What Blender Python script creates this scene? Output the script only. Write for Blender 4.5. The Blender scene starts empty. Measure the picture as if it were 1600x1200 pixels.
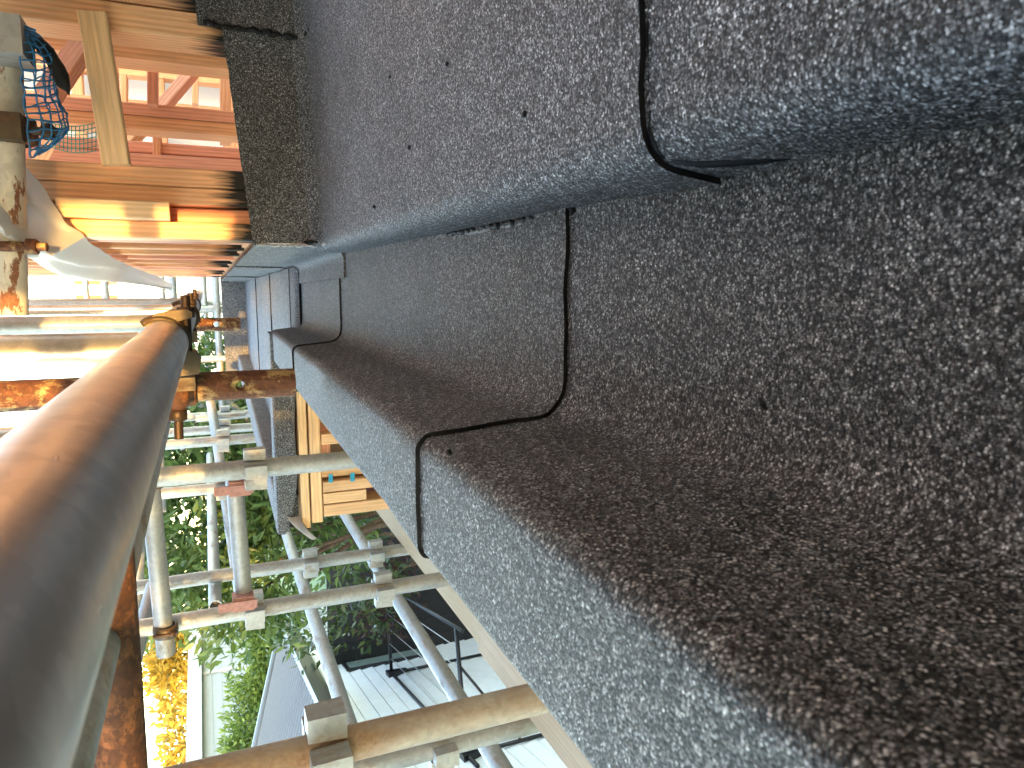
import bpy, bmesh, math, random
from mathutils import Vector, Matrix, noise
random.seed(7)
R = math.radians
S = bpy.context.scene
COL = S.collection
ZC = 3.7                                   # eye height above the ground
# ------------------------------------------------------------------ camera
F_PX = 1130.22                             # focal length in pixels of the 1600 px wide picture
MX = Vector((0.00311221, -0.99030634, -0.13886567))   # world X in picture axes (right, down, forward)
MY = Vector((-0.38899769, -0.12912786, 0.91214406))
MZ = Vector((-0.92123347, 0.05117964, -0.38562875))
cam_d = bpy.data.cameras.new('camera'); cam = bpy.data.objects.new('camera', cam_d); COL.objects.link(cam)
cam_d.sensor_fit = 'HORIZONTAL'; cam_d.sensor_width = 36; cam_d.lens = F_PX / 1600 * 36
cam_d.clip_start = 0.01; cam_d.clip_end = 4000
right = Vector((MX.x, MY.x, MZ.x)); down = Vector((MX.y, MY.y, MZ.y)); fwd = Vector((MX.z, MY.z, MZ.z))
m = Matrix((right, -down, -fwd)).transposed().to_4x4(); m.translation = (0, 0, ZC)
cam.matrix_world = m
cam_d.dof.use_dof = True; cam_d.dof.focus_distance = 1.05; cam_d.dof.aperture_fstop = 28
S.camera = cam
S.render.resolution_x, S.render.resolution_y = 1024, 768
# ------------------------------------------------------------------ sky, sun, exposure
SUN_EL = 9.0; SUN_DX = -0.05               # light travels (SUN_DX, 1, -tan el)
wd = bpy.data.worlds.new('World'); S.world = wd; wd.use_nodes = True
nt = wd.node_tree; nt.nodes.clear()
sky = nt.nodes.new('ShaderNodeTexSky'); sky.sky_type = 'NISHITA'; sky.sun_disc = False
sky.sun_elevation = R(SUN_EL); sky.sun_rotation = R(180) + math.atan(SUN_DX)
sky.air_density = 1.0; sky.dust_density = 1.3; sky.ozone_density = 0.5
bg = nt.nodes.new('ShaderNodeBackground'); bg.inputs[1].default_value = 0.15
wo = nt.nodes.new('ShaderNodeOutputWorld')
nt.links.new(sky.outputs[0], bg.inputs[0]); nt.links.new(bg.outputs[0], wo.inputs[0])
sd = bpy.data.lights.new('sun', 'SUN'); sd.energy = 0.8; sd.angle = R(0.5); sd.color = (1.0, 0.56, 0.17)
so = bpy.data.objects.new('sun', sd); COL.objects.link(so)
so.rotation_euler = Vector((SUN_DX, 1, -math.tan(R(SUN_EL)))).to_track_quat('-Z', 'Y').to_euler()
so.location = (3, -20, 12)
S.view_settings.view_transform = 'Standard'; S.view_settings.look = 'None'
S.view_settings.exposure = 4.0; S.view_settings.gamma = 1.0
S.render.engine = 'CYCLES'
S.cycles.max_bounces = 6; S.cycles.diffuse_bounces = 3; S.cycles.glossy_bounces = 3; S.cycles.transparent_max_bounces = 4

# ------------------------------------------------------------------ helpers
def dirp(x, y):
    r = Vector((x - 800, y - 600, F_PX))
    d = Vector((MX.dot(r), MY.dot(r), MZ.dot(r)))
    return d / d.y
def at(x, y, Y): return dirp(x, y) * Y     # the point on the pixel's ray at the distance Y ahead

WR = {}                                    # world rotation of every object
WO = {}                                    # world origin of every object, before the lift by ZC
def link(name, me, mat, parent, origin, rot=None):
    o = bpy.data.objects.new(name, me); COL.objects.link(o)
    if mat is not None and not me.materials: me.materials.append(mat)
    origin = Vector(origin); WO[o.name] = origin
    rot = Matrix.Identity(3) if rot is None else rot.to_3x3(); WR[o.name] = rot
    if parent is None: o.location = origin + Vector((0, 0, ZC)); o.rotation_euler = rot.to_euler()
    else:
        pr = WR.get(parent.name, Matrix.Identity(3)).transposed()
        o.parent = parent; o.location = pr @ (origin - WO[parent.name]); o.rotation_euler = (pr @ rot).to_euler()
    return o
def tag(o, label, cat=None, group=None, kind=None):
    if label: o['label'] = label
    if cat: o['category'] = cat
    if group: o['group'] = group
    if kind: o['kind'] = kind
    return o
def root(name, loc, label, cat, group=None):
    o = bpy.data.objects.new(name, None); COL.objects.link(o)
    loc = Vector(loc); WO[o.name] = loc; o.location = loc + Vector((0, 0, ZC)); o.empty_display_size = 0.1
    return tag(o, label, cat, group)

class MB:
    def __init__(s): s.v = []; s.f = []; s.sm = []
    def add(s, vs, fs, smooth=False):
        b = len(s.v); s.v += [Vector(p) for p in vs]; s.f += [tuple(i + b for i in q) for q in fs]; s.sm += [smooth] * len(fs)
        return s
    def box(s, x0, x1, y0, y1, z0, z1):
        return s.add([(x0,y0,z0),(x1,y0,z0),(x1,y1,z0),(x0,y1,z0),(x0,y0,z1),(x1,y0,z1),(x1,y1,z1),(x0,y1,z1)],
                     [(0,3,2,1),(4,5,6,7),(0,1,5,4),(1,2,6,5),(2,3,7,6),(3,0,4,7)])
    def tube(s, pts, rad, n=10, caps=True):
        pts = [Vector(p) for p in pts]; k = len(pts)
        rad = rad if isinstance(rad, (list, tuple)) else [rad] * k
        vs = []; prev = None
        for i in range(k):
            t = (pts[min(i+1, k-1)] - pts[max(i-1, 0)]).normalized()
            if prev is None:
                u = t.orthogonal().normalized()
            else:
                u = (prev - t * prev.dot(t)); u = u.normalized() if u.length > 1e-6 else t.orthogonal().normalized()
            prev = u; w = t.cross(u)
            for j in range(n):
                a = 2 * math.pi * j / n
                vs.append(pts[i] + (u * math.cos(a) + w * math.sin(a)) * rad[i])
        fs = []
        for i in range(k - 1):
            for j in range(n):
                fs.append((i*n+j, i*n+(j+1) % n, (i+1)*n+(j+1) % n, (i+1)*n+j))
        b = len(s.v); s.add(vs, fs, True)
        if caps:
            s.f += [tuple(b + j for j in reversed(range(n))), tuple(b + (k-1)*n + j for j in range(n))]; s.sm += [False, False]
        return s
    def prism(s, poly, h0, h1, frame):     # polygon in the frame's (u, v), extruded along its w
        o, u, v, w = frame
        n = len(poly); vs = [o + u*a + v*b + w*h for h in (h0, h1) for a, b in poly]
        fs = [tuple(reversed(range(n))), tuple(range(n, 2*n))] + [(i, (i+1) % n, n+(i+1) % n, n+i) for i in range(n)]
        return s.add(vs, fs)
    def build(s, name, mat, parent=None, origin=None):
        lo = Vector([min(p[i] for p in s.v) for i in range(3)]); hi = Vector([max(p[i] for p in s.v) for i in range(3)])
        if origin is None: origin = Vector(((lo.x+hi.x)/2, (lo.y+hi.y)/2, lo.z))
        me = bpy.data.meshes.new(name)
        me.from_pydata([p - origin for p in s.v], [], s.f)
        bm = bmesh.new(); bm.from_mesh(me); bmesh.ops.recalc_face_normals(bm, faces=bm.faces); bm.to_mesh(me); bm.free()
        me.polygons.foreach_set('use_smooth', s.sm); me.update()
        return link(name, me, mat, parent, origin)

def bar(name, a, b, w, d, mat, parent, hint=(1, 0, 0), label=None, ch=0.002):
    """a sawn timber from a to b: local Z runs along it, w across (along the hint), d deep"""
    a = Vector(a); b = Vector(b); z = (b - a); L = z.length; z.normalize()
    x = Vector(hint); x = (x - z * x.dot(z)).normalized(); y = z.cross(x)
    p = [(-w/2+ch, -d/2), (w/2-ch, -d/2), (w/2, -d/2+ch), (w/2, d/2-ch), (w/2-ch, d/2), (-w/2+ch, d/2), (-w/2, d/2-ch), (-w/2, -d/2+ch)]
    me = bpy.data.meshes.new(name)
    vs = [(q[0], q[1], h) for h in (0, L) for q in p]
    me.from_pydata(vs, [], [tuple(reversed(range(8))), tuple(range(8, 16))] + [(i, (i+1) % 8, 8+(i+1) % 8, 8+i) for i in range(8)])
    o = link(name, me, mat, parent, a, Matrix((x, y, z)).transposed())
    if label: o['label'] = label
    return o

def pipe(name, a, b, r, mat, parent, n=28, label=None, wall=0.004, dents=0.0):
    """a hollow tube from a to b, local Z along it"""
    a = Vector(a); b = Vector(b); z = (b - a); L = z.length; z.normalize()
    x = z.orthogonal().normalized(); y = z.cross(x)
    m_ = MB(); rings = []
    k = max(2, min(24, int(L / 0.05)))
    prof = [(r - wall, 0.06), (r - wall, 0.0), (r, 0.0)] + [(r, L * i / k) for i in range(1, k)] + [(r, L), (r - wall, L), (r - wall, L - 0.06)]
    vs = []; fs = []
    for q, (rr, h) in enumerate(prof):
        for j in range(n):
            an = 2 * math.pi * j / n
            dd = 1 + dents * noise.noise(Vector((math.cos(an) * 2 + a.x * 7, math.sin(an) * 2, h * 9 + a.y)))
            vs.append((rr * dd * math.cos(an), rr * dd * math.sin(an), h))
    for q in range(len(prof) - 1):
        for j in range(n): fs.append((q*n+j, q*n+(j+1) % n, (q+1)*n+(j+1) % n, (q+1)*n+j))
    fs += [tuple(range(n)), tuple((len(prof)-1)*n + j for j in reversed(range(n)))]
    me = bpy.data.meshes.new(name); me.from_pydata(vs, [], fs)
    bm = bmesh.new(); bm.from_mesh(me); bmesh.ops.recalc_face_normals(bm, faces=bm.faces); bm.to_mesh(me); bm.free()
    me.polygons.foreach_set('use_smooth', [len(p.vertices) == 4 for p in me.polygons])
    try: me.set_sharp_from_angle(angle=R(40))
    except Exception: pass
    o = link(name, me, mat, parent, a, Matrix((x, y, z)).transposed())
    if label: o['label'] = label
    return o

def rounded(pts, rad, n=6):
    """polyline with its inner corners rounded"""
    out = [Vector(pts[0])]
    for i in range(1, len(pts) - 1):
        p = Vector(pts[i]); a = Vector(pts[i-1]); b = Vector(pts[i+1]); r = rad[i]
        if r <= 0: out.append(p); continue
        da = (a - p); db = (b - p); ang = da.angle(db); t = min(r / math.tan(ang / 2), da.length * .49, db.length * .49)
        p0 = p + da.normalized() * t; p1 = p + db.normalized() * t
        for k in range(n + 1):
            u = k / n; out.append(p0 * (1-u)**2 + p * 2*u*(1-u) + p1 * u*u)
    out.append(Vector(pts[-1])); return out
def densify(pl, step):
    out = [pl[0]]
    for a, b in zip(pl, pl[1:]):
        k = max(1, int((b - a).length / step))
        for i in range(1, k + 1): out.append(a.lerp(b, i / k))
    return out

def sheet(name, grid, thick, mat, parent, wob=0.0008, label=None, seed=0.0, rim_mat=None):
    """a bitumen sheet: grid[i][j] is its upper face; gets a thickness and its own edges"""
    ni, nj = len(grid), len(grid[0])
    top = [[Vector(p) for p in row] for row in grid]
    nrm = []
    for i in range(ni):
        row = []
        for j in range(nj):
            du = top[min(i+1, ni-1)][j] - top[max(i-1, 0)][j]; dv = top[i][min(j+1, nj-1)] - top[i][max(j-1, 0)]
            n_ = du.cross(dv); row.append(n_.normalized() if n_.length > 1e-12 else Vector((0, 0, 1)))
        nrm.append(row)
    vs = []; 
    for i in range(ni):
        for j in range(nj):
            p = top[i][j]; q = p * 6 + Vector((seed, seed * 2, 0))
            w = wob * (noise.noise(q) + 0.5 * noise.noise(q * 4))
            vs.append(p + nrm[i][j] * w)
    for i in range(ni):
        for j in range(nj): vs.append(top[i][j] - nrm[i][j] * thick)
    N = ni * nj; fs = []; sm = []
    for i in range(ni - 1):
        for j in range(nj - 1):
            a, b, c, d = i*nj+j, (i+1)*nj+j, (i+1)*nj+j+1, i*nj+j+1
            fs += [(a, b, c, d), (N+d, N+c, N+b, N+a)]; sm += [True, True]
    rim = [i*nj for i in range(ni)] + [(ni-1)*nj + j for j in range(1, nj)] + [i*nj + nj-1 for i in reversed(range(ni-1))] + [j for j in reversed(range(1, nj-1))]
    for a, b in zip(rim, rim[1:] + rim[:1]): fs.append((b, a, N+a, N+b)); sm.append(False)
    origin = sum((vs[i] for i in range(N)), Vector()) / N
    me = bpy.data.meshes.new(name); me.from_pydata([p - origin for p in vs], [], fs)
    bm = bmesh.new(); bm.from_mesh(me); bmesh.ops.recalc_face_normals(bm, faces=bm.faces); bm.to_mesh(me); bm.free()
    me.polygons.foreach_set('use_smooth', sm)
    if rim_mat:
        me.materials.append(mat); me.materials.append(rim_mat); nr = len(rim)
        for p in list(me.polygons)[-nr:]: p.material_index = 1
    try: me.set_sharp_from_angle(angle=R(50))
    except Exception: pass
    o = link(name, me, mat, parent, origin)
    if label: o['label'] = label
    return o

def bead(name, pts, r, mat, parent, seed=0, flat=0.6, step=0.002):
    """an uneven black squeeze-out of bitumen along a lap"""
    pl = densify([Vector(p) for p in pts], step)
    rad = []
    for i, p in enumerate(pl):
        a = noise.noise(p * 90 + Vector((seed, 0, 0))); b = noise.noise(p * 320 + Vector((0, seed, 0)))
        rad.append(max(r * 0.3, r * (.95 + .8 * a + 0.45 * b)))
        pl[i] = p + Vector((noise.noise(p*150+Vector((3,seed,1))), noise.noise(p*150+Vector((9,1,seed))), noise.noise(p*150+Vector((seed,5,2))) * flat)) * r * 0.9
    return MB().tube(pl, rad, 7).build(name, mat, parent)

# ------------------------------------------------------------------ materials
MAT = {}
def new_mat(name):
    m_ = bpy.data.materials.new(name); m_.use_nodes = True; t = m_.node_tree
    b = t.nodes['Principled BSDF']; MAT[name] = m_
    return m_, t, b
def N(t, kind, **kw):
    n = t.nodes.new('ShaderNode' + kind)
    for k, v in kw.items(): setattr(n, k, v)
    return n
def ramp(t, src, stops, interp='LINEAR'):
    n = N(t, 'ValToRGB'); n.color_ramp.interpolation = interp
    e = n.color_ramp.elements
    while len(e) < len(stops): e.new(0.5)
    for q, (p, c) in zip(e, stops): q.position = p; q.color = (c[0], c[1], c[2], 1) if hasattr(c, '__len__') else (c, c, c, 1)
    t.links.new(src, n.inputs[0]); return n.outputs[0]
def coords(t, kind='Object', scale=(1, 1, 1), rnd=0.0):
    c = N(t, 'TexCoord'); mp = N(t, 'Mapping'); mp.inputs['Scale'].default_value = scale
    t.links.new(c.outputs[kind], mp.inputs[0])
    if rnd:
        oi = N(t, 'ObjectInfo'); mu = N(t, 'MixRGB', blend_type='MULTIPLY'); mu.inputs[0].default_value = 1; mu.inputs[2].default_value = (rnd, rnd*.7, rnd*1.3, 1)
        t.links.new(oi.outputs['Random'], mu.inputs[1]); t.links.new(mu.outputs[0], mp.inputs['Location'])
    return mp.outputs[0]
def tex_noise(t, vec, scale, detail=2, rough=.5, dist=0.0):
    n = N(t, 'TexNoise'); n.inputs['Scale'].default_value = scale; n.inputs['Detail'].default_value = detail
    n.inputs['Roughness'].default_value = rough; n.inputs['Distortion'].default_value = dist
    t.links.new(vec, n.inputs['Vector']); return n.outputs['Fac']
def mix(t, fac, a, b, mode='MIX'):
    n = N(t, 'MixRGB', blend_type=mode)
    for i, v in ((0, fac), (1, a), (2, b)):
        if hasattr(v, 'is_linked') or hasattr(v, 'links'): t.links.new(v, n.inputs[i])
        elif i == 0: n.inputs[0].default_value = v
        else: n.inputs[i].default_value = (v[0], v[1], v[2], 1)
    return n.outputs[0]
def bump(t, b, h, dist, strength=1.0):
    n = N(t, 'Bump'); n.inputs['Distance'].default_value = dist; n.inputs['Strength'].default_value = strength
    t.links.new(h, n.inputs['Height']); t.links.new(n.outputs[0], b.inputs['Normal']); return n
def math_(t, op, a, b=None):
    n = N(t, 'Math', operation=op)
    for i, v in ((0, a), (1, b)):
        if v is None: continue
        if hasattr(v, 'links'): t.links.new(v, n.inputs[i])
        else: n.inputs[i].default_value = v
    return n.outputs[0]

def felt(name, tint=(1, 1, 1), gain=1.0, size=1.0, rough=.6):
    m_, t, b = new_mat(name); v = coords(t)
    nn = N(t, 'TexNoise'); nn.inputs['Scale'].default_value = 700; t.links.new(v, nn.inputs['Vector'])
    sc = N(t, 'VectorMath', operation='SCALE'); sc.inputs['Scale'].default_value = 0.0009; t.links.new(nn.outputs['Color'], sc.inputs[0])
    dv = N(t, 'VectorMath', operation='ADD'); t.links.new(v, dv.inputs[0]); t.links.new(sc.outputs[0], dv.inputs[1])
    vo = N(t, 'TexVoronoi'); vo.inputs['Scale'].default_value = 880 / size; t.links.new(dv.outputs[0], vo.inputs['Vector'])
    sp = N(t, 'SeparateColor'); t.links.new(vo.outputs['Color'], sp.inputs[0])
    g = ramp(t, sp.outputs[0], [(0, .004), (.22, .018), (.5, .085), (.84, .21), (1, .5)])
    gap = ramp(t, vo.outputs['Distance'], [(.35, 1.15), (.75, .3)])            # darker between the granules
    clump = ramp(t, tex_noise(t, v, 260 / size, 3, .7), [(.37, .42), (.63, 1.5)])
    big = ramp(t, tex_noise(t, v, 11, 5, .65), [(.28, .78), (.72, 1.2)])
    wear = ramp(t, tex_noise(t, v, 34, 4, .7, .6), [(.3, .86), (.7, 1.12)])
    c = mix(t, 1.0, g, gap, 'MULTIPLY'); c = mix(t, 1.0, c, clump, 'MULTIPLY'); c = mix(t, 1.0, c, big, 'MULTIPLY'); c = mix(t, 1.0, c, wear, 'MULTIPLY')
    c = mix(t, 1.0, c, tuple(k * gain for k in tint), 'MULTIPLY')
    t.links.new(c, b.inputs['Base Color'])
    b.inputs['Roughness'].default_value = rough; b.inputs['Specular IOR Level'].default_value = .5
    h = math_(t, 'SUBTRACT', math_(t, 'MULTIPLY', sp.outputs[1], .6), math_(t, 'MULTIPLY', vo.outputs['Distance'], .8))
    bump(t, b, h, .0009, .85)
    return m_
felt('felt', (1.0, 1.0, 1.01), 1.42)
felt('felt_dark', (1.0, 1.0, .99), .95)  # darker felt for the wall upstands
def plain(name, col, rough=.6, metal=0.0, var=.12, scale=30, spec=.5, bmp=0.0):
    m_, t, b = new_mat(name); v = coords(t, rnd=13.0)
    f = ramp(t, tex_noise(t, v, scale, 4, .6), [(.3, 1 - var), (.7, 1 + var)])
    t.links.new(mix(t, 1.0, col, f, 'MULTIPLY'), b.inputs['Base Color'])
    b.inputs['Roughness'].default_value = rough; b.inputs['Metallic'].default_value = metal; b.inputs['Specular IOR Level'].default_value = spec
    if bmp: bump(t, b, tex_noise(t, v, scale * 3, 3, .6), bmp, .6)
    return m_
plain('bitumen', (.004, .004, .0045), .5, var=.3, scale=300, spec=.25, bmp=.0006)
plain('lap_edge', (.35, .36, .36), .7, var=.35, scale=160)
plain('torn_membrane', (.24, .19, .15), .75, var=.25)
plain('white_paint', (.74, .77, .78), .5, var=.05, scale=6)
plain('white_trim', (.8, .82, .82), .45, var=.04)
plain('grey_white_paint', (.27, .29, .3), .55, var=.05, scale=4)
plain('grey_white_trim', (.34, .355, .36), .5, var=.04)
plain('black_metal', (.012, .012, .014), .4)
plain('black_fence', (.014, .014, .015), .7, var=.3, scale=12)
plain('roof_steel', (.12, .13, .14), .45, var=.08)
plain('cream_wall', (.62, .58, .5), .7, var=.08)
plain('grey_panel', (.5, .53, .56), .6, var=.06)
plain('red_banner', (.75, .08, .02), .6)
plain('blue_rope', (.03, .2, .42), .55, var=.25, scale=60)
plain('green_rope', (.05, .3, .22), .55, var=.25, scale=60)
plain('black_cloth', (.012, .01, .009), .9, var=.3, bmp=.002)
plain('concrete', (.3, .29, .27), .85, var=.15)
plain('plywood', (.4, .3, .22), .7, var=.12, scale=8)
plain('blue_mark', (.02, .3, .45), .6)
plain('red_paint', (.42, .2, .16), .6, var=.25, scale=80)
plain('dark_red', (.1, .03, .02), .9)
plain('bark', (.09, .06, .04), .9, var=.35, bmp=.01)
m_, t, b = new_mat('glass'); b.inputs['Base Color'].default_value = (.35, .45, .42, 1); b.inputs['Roughness'].default_value = .08; b.inputs['Metallic'].default_value = .35
m_, t, b = new_mat('grass'); v = coords(t)
t.links.new(ramp(t, tex_noise(t, v, 3, 6, .7), [(.3, (.03, .07, .015)), (.7, (.1, .16, .04))]), b.inputs['Base Color']); b.inputs['Roughness'].default_value = .9
m_, t, b = new_mat('wrap'); v = coords(t)
b.inputs['Base Color'].default_value = (.78, .77, .75, 1); b.inputs['Roughness'].default_value = .35; b.inputs['Transmission Weight'].default_value = 0.0
tr = N(t, 'BsdfTranslucent'); tr.inputs[0].default_value = (.8, .78, .74, 1); mx = N(t, 'MixShader'); mx.inputs[0].default_value = .45
t.links.new(b.outputs[0], mx.inputs[1]); t.links.new(tr.outputs[0], mx.inputs[2]); t.links.new(mx.outputs[0], t.nodes['Material Output'].inputs[0])

def wood(name, c0, c1, char=False, weather=0.0):
    m_, t, b = new_mat(name); v = coords(t, scale=(1, 1, .05), rnd=40)
    rings = N(t, 'TexWave', wave_type='RINGS', rings_direction='Z'); rings.inputs['Scale'].default_value = 42; rings.inputs['Distortion'].default_value = 2.5
    rings.inputs['Detail'].default_value = 2; rings.inputs['Detail Scale'].default_value = 1.2
    v2 = coords(t, scale=(1, 1, .06), rnd=.35)
    t.links.new(v2, rings.inputs['Vector'])
    fine = tex_noise(t, v, 260, 3, .6)
    c = ramp(t, rings.outputs['Fac'], [(.1, c0), (.9, c1)])
    c = mix(t, 1.0, c, ramp(t, fine, [(.3, .82), (.7, 1.12)]), 'MULTIPLY')
    oi = N(t, 'ObjectInfo'); c = mix(t, 1.0, c, ramp(t, oi.outputs['Random'], [(0, (.85, .8, .78)), (.5, (1, 1, 1)), (1, (1.1, 1.12, 1.08))]), 'MULTIPLY')
    vk = coords(t, scale=(1, 1, .35), rnd=9)
    kn = N(t, 'TexVoronoi'); kn.inputs['Scale'].default_value = 7; t.links.new(vk, kn.inputs['Vector'])
    c = mix(t, ramp(t, kn.outputs['Distance'], [(.035, .8), (.075, 0)]), c, (.2, .07, .03))
    if weather: c = mix(t, math_(t, 'MULTIPLY', tex_noise(t, v, 30, 4, .7), weather), c, (.3, .27, .22))
    if char:
        tc = N(t, 'TexCoord'); s = N(t, 'SeparateXYZ'); t.links.new(tc.outputs['Object'], s.inputs[0])
        vv = coords(t, scale=(90, 90, 6), rnd=11); nz = tex_noise(t, vv, 1, 3, .7)
        zz = math_(t, 'SUBTRACT', s.outputs[2], math_(t, 'MULTIPLY', math_(t, 'SUBTRACT', nz, .35), .12))
        c = mix(t, ramp(t, zz, [(.012, 1), (.05, 0)]), c, (.012, .011, .01))
    t.links.new(c, b.inputs['Base Color']); b.inputs['Roughness'].default_value = .62; b.inputs['Specular IOR Level'].default_value = .3
    bump(t, b, fine, .0006, .4)
    return m_
wood('pine', (.88, .47, .25), (.8, .38, .18))
wood('pine_char', (.9, .51, .27), (.82, .41, .2), char=True)
wood('pine_pink', (.86, .44, .3), (.78, .36, .23))
wood('pine_pale', (.9, .6, .34), (.82, .52, .27))
wood('plank', (.56, .4, .22), (.48, .33, .17), weather=.5)

def metal_mat(name, base, rough, metal, rust=0.0, rust_scale=30, rust_col=((.1, .03, .012), (.3, .11, .035)), spangle=.1, stretch=.35, soft=.06):
    m_, t, b = new_mat(name); v = coords(t, scale=(1, 1, stretch), rnd=9); v1 = coords(t, rnd=5)
    sp = N(t, 'TexVoronoi'); sp.inputs['Scale'].default_value = 120; t.links.new(v1, sp.inputs['Vector'])
    g = N(t, 'SeparateColor'); t.links.new(sp.outputs['Color'], g.inputs[0])
    c = mix(t, 1.0, base, ramp(t, g.outputs[0], [(0, 1 - spangle), (1, 1 + spangle)]), 'MULTIPLY')
    dirt = tex_noise(t, v, 14, 5, .65); c = mix(t, 1.0, c, ramp(t, dirt, [(.3, .78), (.65, 1.08)]), 'MULTIPLY')
    rn = tex_noise(t, v, rust_scale, 6, .68); th = 1 - rust
    fac = ramp(t, rn, [(max(0, th - soft), 0), (min(1, th + soft), 1)])
    rc = ramp(t, tex_noise(t, v1, 160, 4, .7), [(.3, rust_col[0]), (.7, rust_col[1])])
    c = mix(t, fac, c, rc) if rust > 0 else c
    t.links.new(c, b.inputs['Base Color'])
    if rust > 0:
        t.links.new(math_(t, 'MULTIPLY', math_(t, 'SUBTRACT', 1.0, fac), metal), b.inputs['Metallic'])
        t.links.new(math_(t, 'ADD', math_(t, 'MULTIPLY', fac, .8 - rough), rough), b.inputs['Roughness'])
    else:
        b.inputs['Metallic'].default_value = metal
        t.links.new(ramp(t, dirt, [(.3, rough + .14), (.7, rough - .04)]), b.inputs['Roughness'])
    bump(t, b, math_(t, 'ADD', rn, math_(t, 'MULTIPLY', tex_noise(t, v1, 220, 3, .6), .35)), .0007, .35)
    return m_
metal_mat('galv', (.7, .66, .6), .3, .92, spangle=.08)
metal_mat('galv_dull', (.4, .41, .4), .5, .5, rust=.4, rust_scale=22, rust_col=((.22, .16, .1), (.36, .3, .22)))
metal_mat('galv_rusty', (.46, .42, .35), .5, .4, rust=.5, rust_scale=9, rust_col=((.2, .1, .045), (.38, .22, .1)), soft=.14)
metal_mat('paint_rust', (.62, .57, .46), .5, .05, rust=.42, rust_scale=42, rust_col=((.16, .06, .03), (.3, .13, .06)), soft=.02)
metal_mat('rusty', (.44, .29, .12), .7, .0, rust=.56, rust_scale=55, rust_col=((.06, .022, .012), (.19, .07, .028)), soft=.045, stretch=.7, spangle=.25)
metal_mat('rust_dark', (.2, .08, .03), .75, .0, rust=.54, rust_scale=60, rust_col=((.05, .022, .014), (.1, .04, .02)), soft=.05, spangle=.3, stretch=.8)
metal_mat('bronze', (.1, .075, .045), .5, .5, rust=.45, rust_scale=50, rust_col=((.06, .03, .015), (.13, .07, .03)))
metal_mat('bolt', (.07, .045, .03), .5, .6, rust=.4, rust_scale=60, rust_col=((.04, .016, .01), (.1, .04, .018)))

def leaf_mat(name, a, b_, tr_=.35):
    m_, t, b = new_mat(name); ge = N(t, 'NewGeometry')
    c = ramp(t, ge.outputs['Random Per Island'], [(0, a), (1, b_)])
    oi = N(t, 'ObjectInfo'); c = mix(t, 1.0, c, ramp(t, oi.outputs['Random'], [(0, .75), (1, 1.2)]), 'MULTIPLY')
    t.links.new(c, b.inputs['Base Color']); b.inputs['Roughness'].default_value = .42; b.inputs['Specular IOR Level'].default_value = .35
    tl = N(t, 'BsdfTranslucent'); t.links.new(c, tl.inputs[0]); mx = N(t, 'MixShader'); mx.inputs[0].default_value = tr_
    t.links.new(b.outputs[0], mx.inputs[1]); t.links.new(tl.outputs[0], mx.inputs[2]); t.links.new(mx.outputs[0], t.nodes['Material Output'].inputs[0])
leaf_mat('leaf_big', (.035, .075, .016), (.13, .19, .05))
leaf_mat('leaf_bush', (.07, .12, .02), (.17, .24, .05))
leaf_mat('leaf_sun_gold', (.3, .2, .03), (.5, .36, .06), .5)  # gold of the low sun put into the leaf colour
leaf_mat('leaf_dark', (.02, .045, .012), (.07, .1, .03))
leaf_mat('leaf_red', (.05, .025, .02), (.12, .06, .04))
leaf_mat('leaf_far', (.04, .08, .02), (.1, .15, .05))

# ------------------------------------------------------------------ ground
g = MB(); n = 14; ext = 1500
g.add([(-ext, -ext, -ZC), (ext, -ext, -ZC), (ext, ext, -ZC), (-ext, ext, -ZC)], [(0, 1, 2, 3)])
tag(g.build('ground', MAT['grass']), None, kind='structure')
g = MB().box(-9.5, -1.5, 3, 10.6, -ZC - .1, -ZC + .02); tag(g.build('path', MAT['concrete']), None, kind='structure')

# ------------------------------------------------------------------ the house under construction
house = root('house', (0.6, 1.6, -ZC), 'timber framed house under construction with black granular membrane roof and box gutter', 'house')
ZF = -.24                                   # gutter floor
def par(y):                                 # parapet: outer x, inner x, top z
    k = y - .46
    return -.182 - .0174 * k, -.106 - .0174 * k, -.131 - .0217 * k
def gutter_profile(y, lift=0.0):
    xo, xi, zt = par(y)
    pts = [(xo - .002, 0, zt - .14), (xo, 0, zt), (xi, 0, zt + .001), (xi + .008, 0, ZF), (.066, 0, ZF)]
    pl = densify(rounded(pts, [0, .006, .009, .034, 0], 8), .012)
    return pl
def gutter_sheet(y0, y1, label, lift=0.0, seed=0.0, wob=.0008, edge=0.0):
    nj = max(6, int((y1 - y0) / .02)); rows = []
    for j in range(nj + 1):
        y = y0 + (y1 - y0) * j / nj
        l_ = lift * max(0.0, 1 - (y - y0) / .12)          # the lap rides on the sheet below, then lies down
        pl = gutter_profile(y)
        row = []
        for i, p in enumerate(pl):
            a = pl[max(i-1, 0)]; b_ = pl[min(i+1, len(pl)-1)]; tn = (b_ - a).normalized(); nn_ = Vector((-tn.z, 0, tn.x))
            if nn_.z < -.2: nn_ = -nn_
            yy = y + (edge * noise.noise(Vector((i * .35, seed, 0))) if j == 0 else 0)
            row.append(Vector((p.x, yy, p.z)) + nn_ * l_)
        rows.append(row)
    # profile must have the same number of points on every row
    k = min(len(r) for r in rows); rows = [r[:k-1] + [r[-1]] for r in rows]
    return sheet('membrane_sheet', rows, .0035, MAT['felt'], house, wob, label, seed, MAT['bitumen'])
def lap_line(y, i0=None, r=.0022, seed=0, start=.02):
    pl = gutter_profile(y)
    pts = [Vector((p.x, y - .001, p.z + .0015)) for p in pl if p.z > par(y)[2] - .02]
    return pts
gs1 = gutter_sheet(-.75, .52, 'nearest charcoal membrane sheet lining gutter and parapet', seed=1.0)
gs2 = gutter_sheet(.458, 1.44, 'membrane sheet lining the middle of the gutter', .003, 2.0, edge=.005)
gs3 = gutter_sheet(1.385, 2.09, 'far membrane sheet lining the gutter end', .003, 3.0, edge=.006)
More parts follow.
